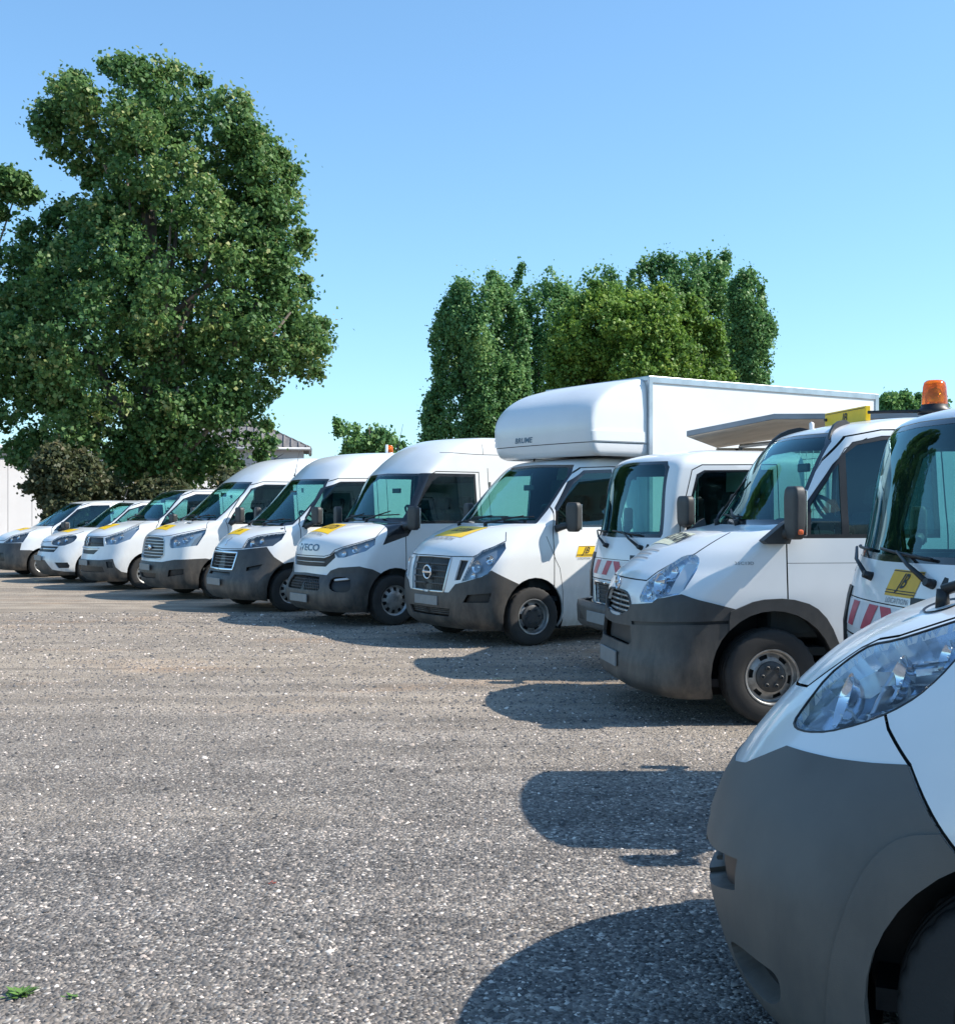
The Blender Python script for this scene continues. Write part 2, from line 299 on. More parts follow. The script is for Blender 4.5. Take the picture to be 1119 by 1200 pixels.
class Shell:
    def __init__(s, root, keys, rear, step=.06, nf=22, cab=3.0):
        s.root = root
        G = shell_grid(keys, rear, step, nf, cab); s.G = G
        bm = bmesh.new(); s.bm = bm; s.lay = bm.faces.layers.int.new('reg')
        V = [[bm.verts.new(p) for p in row] for row in G]
        for i in range(len(G)-1):
            for j in range(len(G[0])-1): bm.faces.new((V[i][j], V[i][j+1], V[i+1][j+1], V[i+1][j]))
        bm.normal_update()
        fs = max(bm.faces, key=lambda f: f.calc_center_median().y)
        if fs.normal.y < 0: bmesh.ops.reverse_faces(bm, faces=bm.faces[:])
        # base surface for ray casts (both halves)
        vs = [Vector(p) for row in G for p in row]; nc = len(G[0]); tr = []
        for i in range(len(G)-1):
            for j in range(nc-1):
                a, b, c, d = i*nc+j, i*nc+j+1, (i+1)*nc+j+1, (i+1)*nc+j
                tr += [(a, b, c), (a, c, d)]
        k = len(vs); vs2 = vs + [Vector((v.x, -v.y, v.z)) for v in vs]
        s.bvh = BVHTree.FromPolygons(vs2, tr + [(a+k, b+k, c+k) for a, b, c in tr])
        s.regs = {}; s.nid = 1; s.roofend = None
    def on(s, mode, a, b, off=0.0):
        A, B, N = basis(mode)
        p = A*a + B*b + N*6
        if mode != 'T': p = A*a + B*b + N*(6)
        h = s.bvh.ray_cast(p, -N)
        if h[0] is None:
            h = s.bvh.find_nearest(A*a + B*b + N*.3)
        n = h[1]
        if n.dot(N) < 0: n = -n
        return h[0] + n*off, n
    def cut(s, poly, mode, facing=.03):
        A, B, N = basis(mode); bm = s.bm
        x0 = min(p[0] for p in poly); x1 = max(p[0] for p in poly); y0 = min(p[1] for p in poly); y1 = max(p[1] for p in poly)
        cand = set()
        for f in bm.faces:
            if f.normal.dot(N) < facing: continue
            xs = [v.co.dot(A) for v in f.verts]; ys = [v.co.dot(B) for v in f.verts]
            if max(xs) < x0-1e-4 or min(xs) > x1+1e-4 or max(ys) < y0-1e-4 or min(ys) > y1+1e-4: continue
            cand.add(f)
        n = len(poly)
        for i in range(n):
            a, b = poly[i], poly[(i+1) % n]
            dx, dy = b[0]-a[0], b[1]-a[1]; L = math.hypot(dx, dy)
            if L < 1e-5: continue
            nx, ny = dy/L, -dx/L
            ex0, ex1 = min(a[0], b[0])-.001, max(a[0], b[0])+.001; ey0, ey1 = min(a[1], b[1])-.001, max(a[1], b[1])+.001
            sub = []
            for f in cand:
                q = [(v.co.dot(A), v.co.dot(B)) for v in f.verts]
                if max(u[0] for u in q) < ex0 or min(u[0] for u in q) > ex1 or max(u[1] for u in q) < ey0 or min(u[1] for u in q) > ey1: continue
                d = [(u[0]-a[0])*nx+(u[1]-a[1])*ny for u in q]
                if min(d) < -1e-4 and max(d) > 1e-4: sub.append(f)
            if not sub: continue
            geom = set(sub)
            for f in sub: geom.update(f.edges); geom.update(f.verts)
            for f in sub: cand.discard(f)
            r = bmesh.ops.bisect_plane(bm, geom=list(geom), dist=5e-5, plane_co=A*a[0]+B*a[1], plane_no=A*nx+B*ny)
            for g in r['geom']:
                if isinstance(g, bmesh.types.BMFace) and g.is_valid: cand.add(g)
            cand = {f for f in cand if f.is_valid}
        for f in cand: f.normal_update()
        return [f for f in cand if f.is_valid and f.normal.dot(N) > facing and inpoly(f.calc_center_median().dot(A), f.calc_center_median().dot(B), poly)]
    def region(s, name, m, mode, poly, off=0.0, wall=.02, only=None, lens=None, parent=None, rnd=0, label=None, centre=False, inner=None):
        if rnd: poly = round_poly(poly, rnd)
        fs = s.cut(poly, mode); i = s.nid; s.nid += 1
        s.regs[i] = dict(name=name, m=m, off=off, wall=wall, lens=lens, parent=parent, mode=mode, label=label, centre=centre, inner=inner)
        for f in fs:
            if only is None or f[s.lay] in only: f[s.lay] = i
        return i
    def hole(s, mode, poly):
        for f in s.cut(poly, mode): f[s.lay] = -1
    def seam(s, mode, pts, w=.009, only=None, closed=False):
        pts = list(pts)
        if closed: pts.append(pts[0])
        for a, b in zip(pts, pts[1:]):
            dx, dy = b[0]-a[0], b[1]-a[1]; L = math.hypot(dx, dy)
            if L < 1e-4: continue
            nx, ny = -dy/L*w/2, dx/L*w/2; ex, ey = dx/L*w*.4, dy/L*w*.4
            q = [(a[0]-ex+nx, a[1]-ey+ny), (b[0]+ex+nx, b[1]+ey+ny), (b[0]+ex-nx, b[1]+ey-ny), (a[0]-ex-nx, a[1]-ey-ny)]
            for f in s.cut(q, mode):
                if f[s.lay] == 0 or (only and f[s.lay] in only): f[s.lay] = -2
    def finish(s, paint='white_paint', body_name='body_shell', liner='interior', closed_rear=True):
        bm = s.bm
        for f in bm.faces: f.normal_update()
        bm.normal_update()
        nrm = {}
        for v in bm.verts:
            n = v.normal.copy()
            if abs(v.co.y) < 1e-4: n.y = 0; n.normalize()
            nrm[v] = n
        groups = {}
        for f in bm.faces:
            g = f[s.lay]
            if g == -1: continue
            groups.setdefault(0 if g == -2 else g, []).append(f)
        def mir(v): return Vector((v.x, -v.y, v.z))
        objs = {}
        def emit(acc, fs, off, wall, gid, mi, side, wmi=None, inner_mi=None, base=0):
            fset = set(fs)
            for f in fs:
                seam = (f[s.lay] == -2)
                o = off - (.011 if seam else 0)
                vs = [v.co + nrm[v]*o for v in f.verts]; ns = [nrm[v] for v in f.verts]
                if side < 0: vs = [mir(v) for v in vs]; ns = [mir(v) for v in ns]
                acc.poly(vs, ns, 2 if seam else mi)
                if inner_mi is not None:
                    vi = [v.co + nrm[v]*(off-wall) for v in f.verts]; ni = [-nrm[v] for v in f.verts]
                    if side < 0: vi = [mir(v) for v in vi]; ni = [mir(v) for v in ni]
                    acc.poly(vi, ni, inner_mi)
            if wall:
                for f in fs:
                    for e in f.edges:
                        if len([g for g in e.link_faces if g in fset]) != 1: continue
                        a, b = e.verts
                        if abs(a.co.y) < 1e-4 and abs(b.co.y) < 1e-4: continue
                        if e.is_boundary and min(a.co.x, b.co.x) > 1.5 and False: continue
                        q = [a.co+nrm[a]*off, b.co+nrm[b]*off, b.co+nrm[b]*(off-wall), a.co+nrm[a]*(off-wall)]
                        t = (b.co-a.co); wn = t.cross(nrm[a])
                        c = f.calc_center_median()
                        if wn.length < 1e-9: continue
                        wn.normalize()
                        if wn.dot(c-a.co) > 0: wn = -wn
                        ns = [wn]*4
                        if side < 0: q = [mir(v) for v in q]; ns = [mir(wn)]*4
                        acc.poly(q, ns, mi if wmi is None else wmi)
        # body
        acc = Acc()
        for sd_ in (1, -1): emit(acc, groups.get(0, []), 0.0, .028, 0, 0, sd_, inner_mi=1)
        if closed_rear:
            last = [Vector(row[-1]) for row in s.G]
            ring = last + [mir(v) for v in reversed(last[:-1])]
            bn = Vector((1, 0, 0)); acc.poly(ring, [bn]*len(ring), 0)
        # underside closing sheet
        first = [Vector(p) for p in s.G[0]]
        body = acc.make(body_name, [paint, liner, 'seam_black'], s.root); s.body = body
        objs[0] = [body]
        for gid in sorted(k for k in groups if k > 0):
            r = s.regs[gid]; fs = groups[gid]
            touch = r['centre'] or any(abs(v.co.y) < 1e-4 for f in fs for v in f.verts)
            sides = [(1, -1)] if touch else [(1,), (-1,)]
            lst = []
            for ss in sides:
                acc = Acc()
                for sd_ in ss: emit(acc, fs, r['off'], r['wall'], gid, 0, sd_, inner_mi=(1 if r['inner'] else None))
                par = s.root
                if r['parent'] is not None and r['parent'] in objs:
                    pl = objs[r['parent']]; par = pl[min(len(lst), len(pl)-1)]
                o = acc.make(r['name'], [r['m'], r['inner'] or 'interior'], par)
                if r['label']: o['label'] = r['label']
                lst.append(o)
                if r['lens'] is not None:
                    acc = Acc(); L = r['lens']; d = L.get('depth', .05)
                    for sd_ in ss: emit(acc, fs, -d, 0, gid, 0, sd_)
                    for sd_ in ss:      # side walls of the lamp bowl
                        fset = set(fs)
                        for f in fs:
                            for e in f.edges:
                                if len([g for g in e.link_faces if g in fset]) != 1: continue
                                a, b = e.verts
                                q = [a.co-nrm[a]*.004, b.co-nrm[b]*.004, b.co-nrm[b]*d, a.co-nrm[a]*d]
                                wn = (b.co-a.co).cross(nrm[a])
                                if wn.length < 1e-9: continue
                                wn.normalize()
                                if wn.dot(f.calc_center_median()-a.co) < 0: wn = -wn
                                ns = [wn]*4
                                if sd_ < 0: q = [mir(v) for v in q]; ns = [mir(wn)]*4
                                acc.poly(q, ns, 0)
                    ro = acc.make('lamp_housing', [L.get('m', 'reflector')], o)
                    for (a_, b_, rad) in L.get('bowls', []):
                        for sd_ in ss:
                            p, n = s.on(r['mode'], a_, b_, -.012)
                            dr = (n*.45 + Vector((-1, 0, 0))*.55).normalized()
                            bmb = bmesh.new(); prof = [(rad, 0), (rad*.93, -.006), (rad*.85, -rad*.25), (rad*.62, -rad*.5), (rad*.3, -rad*.66), (rad*.12, -rad*.7), (rad*.16, -rad*.35), (rad*.12, -rad*.18), (.0005, -rad*.12)]
                            lathe(bmb, prof, 24, 'z')
                            mt = dr.to_track_quat('Z', 'Y').to_matrix().to_4x4(); mt.translation = p - n*.006
                            bmesh.ops.transform(bmb, matrix=mt, verts=bmb.verts)
                            for v in bmb.verts:
                                v.co.x = -v.co.x
                                if sd_ < 0: v.co.y = -v.co.y
                            from_bm('reflector_bowl', bmb, 'chrome', o, True)
            objs[gid] = lst
        s.objs = objs
        bm.free()
        return body
    # --- things laid on the surface
    def strip(s, name, m, mode, pts, w, h, off=0.0, both=True, parent=None, seg=.04, closed=False):
        A, B, N = basis(mode); P = []
        if closed: pts = list(pts)+[pts[0]]
        for a, b in zip(pts, pts[1:]):
            k = max(1, int(math.hypot(b[0]-a[0], b[1]-a[1])/seg))
            for i in range(k): P.append((a[0]+(b[0]-a[0])*i/k, a[1]+(b[1]-a[1])*i/k))
        P.append(pts[-1]); P = [s.on(mode, *p) for p in P]
        if both and min(abs(p.y) for p, n in P) > .03:   # one piece per side
            return [s._strip(name, m, P, w, h, off, (sg,), parent, closed) for sg in (1, -1)][0]
        return s._strip(name, m, P, w, h, off, (1, -1) if both else (1,), parent, closed)
    def _strip(s, name, m, P, w, h, off, sides, parent, closed):
        bm = bmesh.new()
        for sg in sides:
            rings = []
            for i, (p, n) in enumerate(P):
                t = (P[min(i+1, len(P)-1)][0]-P[max(i-1, 0)][0]).normalized() if not (closed and i in (0, len(P)-1)) else (P[1][0]-P[-2][0]).normalized(); sd_ = t.cross(n).normalized()
                q = [p-sd_*w/2+n*(off-.004), p-sd_*w/2+n*(off+h*.8), p-sd_*w*.3+n*(off+h), p+sd_*w*.3+n*(off+h), p+sd_*w/2+n*(off+h*.8), p+sd_*w/2+n*(off-.004)]
                rings.append([bm.verts.new((-v.x, v.y*sg, v.z)) for v in q])
            for a, b in zip(rings, rings[1:]):
                for k in range(5):
                    f = bm.faces.new((a[k], a[k+1], b[k+1], b[k])); f.smooth = (k not in (0, 4))
            for q in ((rings[0], rings[-1]) if not closed else ()): bm.faces.new(q)
        bmesh.ops.recalc_face_normals(bm, faces=bm.faces[:])
        return from_bm(name, bm, m, parent or s.root)
    def panel(s, name, m, mode, quad, off=.003, parent=None, nu=10, nv=6, label=None):
        bm = bmesh.new(); g = []
        a, b, c, d = [Vector(q) for q in quad]
        for i in range(nu+1):
            u = i/nu; row = []
            for j in range(nv+1):
                v = j/nv; q = (a*(1-u)+b*u)*(1-v)+(d*(1-u)+c*u)*v
                p, n = s.on(mode, q.x, q.y, off); row.append(bm.verts.new((-p.x, p.y, p.z)))
            g.append(row)
        for i in range(nu):
            for j in range(nv): bm.faces.new((g[i][j], g[i+1][j], g[i+1][j+1], g[i][j+1]))
        o = from_bm(name, bm, m, parent or s.root, True); s.orient(o, mode)
        if label: o['label'] = label
        return o
    def orient(s, o, mode):
        A, B, N = basis(mode); N = Vector((-N.x, N.y, N.z)); me = o.data
        if sum(p.normal.dot(N) for p in me.polygons) < 0: me.flip_normals()
    def shelf(s, name, m, mode, s0, s1, zf, zb, of, ob, parent=None, n=8, curve=0.0):
        bm = bmesh.new(); rows = []
        for j in range(5):
            t = j/4; z = zf+(zb-zf)*t**1.6; o = of+(ob-of)*t**.7; row = []
            for i in range(n+1):
                u = i/n; p, q = s.on(mode, s0+(s1-s0)*u, z+curve*u, o); row.append(bm.verts.new((-p.x, p.y, p.z)))
            rows.append(row)
        for a, b in zip(rows, rows[1:]):
            for i in range(n): bm.faces.new((a[i], a[i+1], b[i+1], b[i]))
        o = from_bm(name, bm, m, parent or s.root, True); s.orient(o, mode); return o
    def text(s, name, m, mode, txt, org, ux, uy, off=.006, parent=None, shear=0.0, sx=1.0):
        """org: plane point of the text's centre; ux, uy: plane vectors of one text unit across and up"""
        me = text_mesh(txt, shear); bm = bmesh.new(); bm.from_mesh(me); bpy.data.meshes.remove(me)
        for v in bm.verts:
            q = (org[0]+ux[0]*v.co.x*sx+uy[0]*v.co.y, org[1]+ux[1]*v.co.x*sx+uy[1]*v.co.y)
            p, n = s.on(mode, q[0], q[1], off); v.co = (-p.x, p.y, p.z)
        o = from_bm(name, bm, m, parent or s.root); s.orient(o, mode); return o
def text_mesh(txt, shear=0.0, bold=.02):
    c = bpy.data.curves.new('lettering', 'FONT'); c.body = txt; c.size = 1; c.align_x = 'CENTER'; c.align_y = 'CENTER'; c.shear = shear; c.offset = bold
    c.resolution_u = 3
    o = bpy.data.objects.new('lettering', c); me = bpy.data.meshes.new_from_object(o)
    bpy.data.objects.remove(o); bpy.data.curves.remove(c); return me

# ------------------------------------------------------------------ wheels and small vehicle parts
_wm = {}
def wheel_meshes(Rw, w, style):
    k = (Rw, w, style)
    if k in _wm: return _wm[k]
    out = []
    h = w/2; rr = Rw*.60 if style != 'steel' else Rw*.575
    bm = bmesh.new()
    prof = [(rr-.005, h*.55), (rr, h*.92), (rr+.012, h*.98), (rr+(Rw-rr)*.35, h*1.03), (Rw*.90, h*1.0), (Rw*.955, h*.93), (Rw*.985, h*.84), (Rw*.998, h*.70), (Rw, h*.5), (Rw-.008, h*.47), (Rw-.008, h*.38), (Rw, h*.35), (Rw, h*.08), (Rw-.008, h*.05)]
    prof = prof + [(a, -b) for a, b in reversed(prof)]
    def wob(j, kk): return -.006 if (j in (6, 7, 8) or j in (len(prof)-7, len(prof)-8, len(prof)-9)) and kk % 3 == 0 else 0
    lathe(bm, prof, 96, 'y', smooth=True, wob=wob)
    out.append(('tyre', bm, 'rubber'))
    bm = bmesh.new(); nseg = 60
    if style == 'cap':
        prof = [(rr, h*.95), (rr*.95, h*.9), (rr*.93, h*.6), (rr*.86, h*.62), (rr*.62, h*.78), (rr*.5, h*.9), (rr*.2, h*.96), (.001, h*.98)]
    else:
        prof = [(rr+.004, h*.98), (rr*.96, h*1.0), (rr*.93, h*.86), (rr*.90, h*.45), (rr*.84, h*.42), (rr*.80, h*.46), (rr*.66, h*.56), (rr*.60, h*.60), (rr*.3, h*.60), (.001, h*.60)]
    rings = []
    for (r, y) in prof:
        rings.append([bm.verts.new((r*math.cos(2*math.pi*q/nseg), y, r*math.sin(2*math.pi*q/nseg))) for q in range(nseg)])
    slotring = 4 if style == 'cap' else 5
    per = 10 if style != 'cap' else 6
    for i, (a, b) in enumerate(zip(rings, rings[1:])):
        for q in range(nseg):
            if i in ((3,) if style == 'cap' else (5,)) and (q % per) in ((2, 3, 4) if style == 'cap' else (1, 2, 3, 4)): continue
            try: f = bm.faces.new((a[q], a[(q+1) % nseg], b[(q+1) % nseg], b[q])); f.smooth = True
            except ValueError: pass
    out.append(('rim', bm, {'steel': 'steel_rim', 'nissan': 'steel_rim', 'cap': 'steel_rim'}[style]))
    bm = bmesh.new()   # brake drum / dark behind the slots
    lathe(bm, [(rr*.98, h*.1), (rr*.5, h*.15), (.001, h*.15)], 32, 'y')
    out.append(('brake_drum', bm, 'steel_dark'))
    if style != 'cap':
        bm = bmesh.new()
        r1 = rr*.56 if style == 'steel' else rr*.66
        lathe(bm, [(r1, h*.58), (r1, h*.74), (r1*.94, h*.80), (r1*.5, h*.84), (.001, h*.85)], 40, 'y')
        out.append(('hub_cap', bm, 'rim_dark'))
        bm = bmesh.new(); lathe(bm, [(rr*.085, h*.78), (rr*.085, h*.93), (rr*.06, h*.98), (rr*.05, h*.90), (.001, h*.90)], 10, 'y', smooth=False)
        out.append(('wheel_nut', bm, 'rim_dark'))
    res = []
    for nm, b, m in out:
        bmesh.ops.recalc_face_normals(b, faces=b.faces[:])
        me = bpy.data.meshes.new(nm); b.to_mesh(me); b.free(); me.materials.append(M[m]); res.append((nm, me))
    _wm[k] = res; return res
def wheel(root, b, y, Rw=.34, w=.21, style='cap', steer=0.0):
    """wheel at back-distance b whose outer face is at |y|"""
    res = dict(wheel_meshes(Rw, w, style)); sg = 1 if y > 0 else -1
    rim = bpy.data.objects.new('wheel', res['rim']); link(rim, root)
    rim.location = (-b, y - sg*w/2, Rw-.004); rim.rotation_euler = (0, random.uniform(0, 6.28), (0 if sg > 0 else math.pi) + steer)
    rim.rotation_mode = 'ZYX' if False else 'XYZ'
    rim.matrix_basis = Matrix.Translation(rim.location) @ Matrix.Rotation((0 if sg > 0 else math.pi)+steer, 4, 'Z') @ Matrix.Rotation(.15 if style == 'steel' else random.uniform(0, 6), 4, 'Y')
    link(bpy.data.objects.new('tyre', res['tyre']), rim); link(bpy.data.objects.new('brake_drum', res['brake_drum']), rim)
    if 'hub_cap' in res:
        link(bpy.data.objects.new('hub_cap', res['hub_cap']), rim)
        rr = Rw*.6*(.34 if style == 'steel' else .42)
        for k in range(6):
            o = link(bpy.data.objects.new('wheel_nut', res['wheel_nut']), rim)
            a = R(60*k+12); o.location = (rr*math.cos(a), 0, rr*math.sin(a))
    return rim
def arch_liner(root, b, z, r, y0, y1):
    for sg in (1, -1):
        bm = bmesh.new(); n = 18; A = []; Bv = []
        for k in range(n+1):
            a = R(-25 + 230*k/n); A.append(bm.verts.new((-b+r*math.cos(a), sg*y0, z+r*math.sin(a)))); Bv.append(bm.verts.new((-b+r*math.cos(a), sg*y1, z+r*math.sin(a))))
        for k in range(n): bm.faces.new((A[k], A[k+1], Bv[k+1], Bv[k]))
        bm.faces.new(Bv)
        from_bm('wheel_well', bm, 'black_trim', root)
def rod(name, m, pts, r, root, n=6):
    bm = bmesh.new(); tube(bm, [(-p[0], p[1], p[2]) for p in pts], r, n); return from_bm(name, bm, m, root)
def vbox(name, m, b0, b1, y0, y1, z0, z1, root, bev=.01, seg=2, smooth=False):
    bm = bmesh.new(); box(bm, (-b1, y0, z0), (-b0, y1, z1), bev, seg=seg); return from_bm(name, bm, m, root, smooth)
def mirror_part(root, b, y, z, hb, hy, hz, armb, army, armz, indicator=False, m='dark_plastic', sides=(1, -1)):
    """door mirror: housing centred at (b,y,z) with half sizes; arm root on the door"""
    for sg in sides:
        bm = bmesh.new(); t = bmesh.new(); bmesh.ops.create_cube(t, size=2)
        bmesh.ops.bevel(t, geom=t.edges[:], offset=.55, segments=5, affect='EDGES', profile=.6)
        for v in t.verts:
            taper = 1-.10*v.co.z*0 - .12*max(0, -v.co.z)
            v.co = Vector((v.co.x*hb, v.co.y*hy*taper, v.co.z*hz))
        bmesh.ops.transform(t, matrix=Matrix.Rotation(R(12*sg), 4, 'Z'), verts=t.verts)
        bmesh.ops.translate(t, vec=(-b, sg*y, z), verts=t.verts)
        for f in t.faces: f.smooth = True
        merge(bm, t); o = from_bm('door_mirror', bm, m, root)
        bm = bmesh.new(); box(bm, (-hb*.12, -hy*.82, -hz*.86), (hb*.12, hy*.82, hz*.86), .008)
        bmesh.ops.transform(bm, matrix=Matrix.Translation((-b-hb*.98, sg*y, z)) @ Matrix.Rotation(R(12*sg), 4, 'Z'), verts=bm.verts)
        from_bm('mirror_glass', bm, 'chrome', o)
        bm = bmesh.new(); tube(bm, [(-armb, sg*army, armz-.03), (-(armb+b)/2, sg*(army+y)/2, armz-.02+(z-armz)*.2), (-b, sg*(y-hy*.5), z-hz*.55)], [.045, .038, .035], 8)
        from_bm('mirror_arm', bm, m, o, False)
        bm = bmesh.new(); box(bm, (-hb*.5, -hy*.98, -hz*.82), (hb*.35, hy*.98, -hz*.62), .012)
        if indicator:
            bmesh.ops.transform(bm, matrix=Matrix.Translation((-b-.01, sg*(y+.006), z)), verts=bm.verts)
            from_bm('mirror_indicator', bm, 'orange_lens', o)
        else: bm.free()
def seats_and_cab(root, b0, half, zb, nseat=3, bulk=2.45, steerb=None, ztop=2.0, zseat=.95):
    vbox('cab_floor', 'interior', b0-.25, bulk, -half+.06, half-.06, .50, .56, root, 0)
    bm = bmesh.new()   # dashboard with a hooded top
    box(bm, (-(b0+.42), -half+.09, .62), (-(b0-.12), half-.09, zb-.05), .05)
    box(bm, (-(b0+.48), half-.75, zb-.14), (-(b0+.12), half-.25, zb+.04), .06)
    from_bm('dashboard', bm, 'interior', root)
    ys = {3: (-.55, -.08, .5), 2: (-.45, .45)}[nseat]
    for y in ys:
        bm = bmesh.new()
        box(bm, (-(b0+1.18), y-.23, zseat-.12), (-(b0+.62), y+.23, zseat+.06), .05)
        rot = Matrix.Rotation(R(-12), 4, 'Y')
        box(bm, (-(b0+1.33), y-.22, zseat), (-(b0+1.17), y+.22, zseat+.60), .06, rot=rot)
        box(bm, (-(b0+1.43), y-.13, zseat+.64), (-(b0+1.31), y+.13, zseat+.84), .05, rot=rot)
        tube(bm, [(-(b0+1.35), y-.05, zseat+.5), (-(b0+1.37), y-.05, zseat+.7)], .008, 5); tube(bm, [(-(b0+1.35), y+.05, zseat+.5), (-(b0+1.37), y+.05, zseat+.7)], .008, 5)
        from_bm('seat', bm, 'seat_cloth', root, False)
    bm = bmesh.new(); c = Vector((-(b0+.55), .46, zb+.06)); ax = Vector((-.75, 0, .66)).normalized()
    u = Vector((0, 1, 0)); w = ax.cross(u); n = 22
    ring = [c+(u*math.cos(2*math.pi*k/n)+w*math.sin(2*math.pi*k/n))*.21 for k in range(n)]
    tube(bm, ring+[ring[0]], .016, 6, caps=False)
    for k in (0, n//2, (3*n)//4): tube(bm, [c-ax*.03, ring[k]], .014, 5)
    tube(bm, [c-ax*.3, c-ax*.01], [.03, .05], 8)
    from_bm('steering_wheel', bm, 'interior', root)
    vbox('interior_mirror', 'black_trim', b0+.48, b0+.51, -.12, .10, ztop-.16 if ztop > 1.6 else zb+.42, ztop-.09 if ztop > 1.6 else zb+.49, root, .01)
    vbox('dash_paper', 'plate_white', b0+.05, b0+.26, -.42, -.12, zb-.045, zb-.040, root, 0)
    vbox('bulkhead', 'bulkhead', bulk, bulk+.04, -half+.05, half-.05, .52, ztop, root, 0)
def wiper(root, sh, mode, base, tip, blade0, blade1, name='wiper', sgn=1):
    """arm from base to tip, blade between blade0 and blade1; all in plane coordinates on the shell"""
    bm = bmesh.new()
    def q(p, off):
        v, n = sh.on(mode, p[0], p[1], off); return (-v.x, v.y, v.z)
    mid = ((base[0]+tip[0])/2, (base[1]+tip[1])/2)
    tube(bm, [q(base, .035), q(mid, .05), q(tip, .035)], [.016, .011, .008], 6)
    tube(bm, [q(base, .0), q(base, .05)], [.026, .02], 10)
    pts = [(blade0[0]+(blade1[0]-blade0[0])*i/6, blade0[1]+(blade1[1]-blade0[1])*i/6) for i in range(7)]
    tube(bm, [q(p, .018) for p in pts], .009, 5)
    o = from_bm(name, bm, 'black_trim', root); return o
def plate(root, sh, z, hw=.26, b=None, hz=.055, y=0):
    if b is None: b = min(sh.on(0, yy, z)[0].x for yy in (0,))
    return vbox('number_plate', 'plate_white', b-.028, b-.012, y-hw, y+hw, z-hz, z+hz, root, .004)
def antenna(root, b, y, z, L=.45):
    bm = bmesh.new(); tube(bm, [(-b, y, z-.01), (-b-.02, y, z+.05), (-b-.10, y, z+L)], [.014, .006, .003], 6); return from_bm('antenna', bm, 'black_trim', root)
def rects(bm, L, m=0): pass
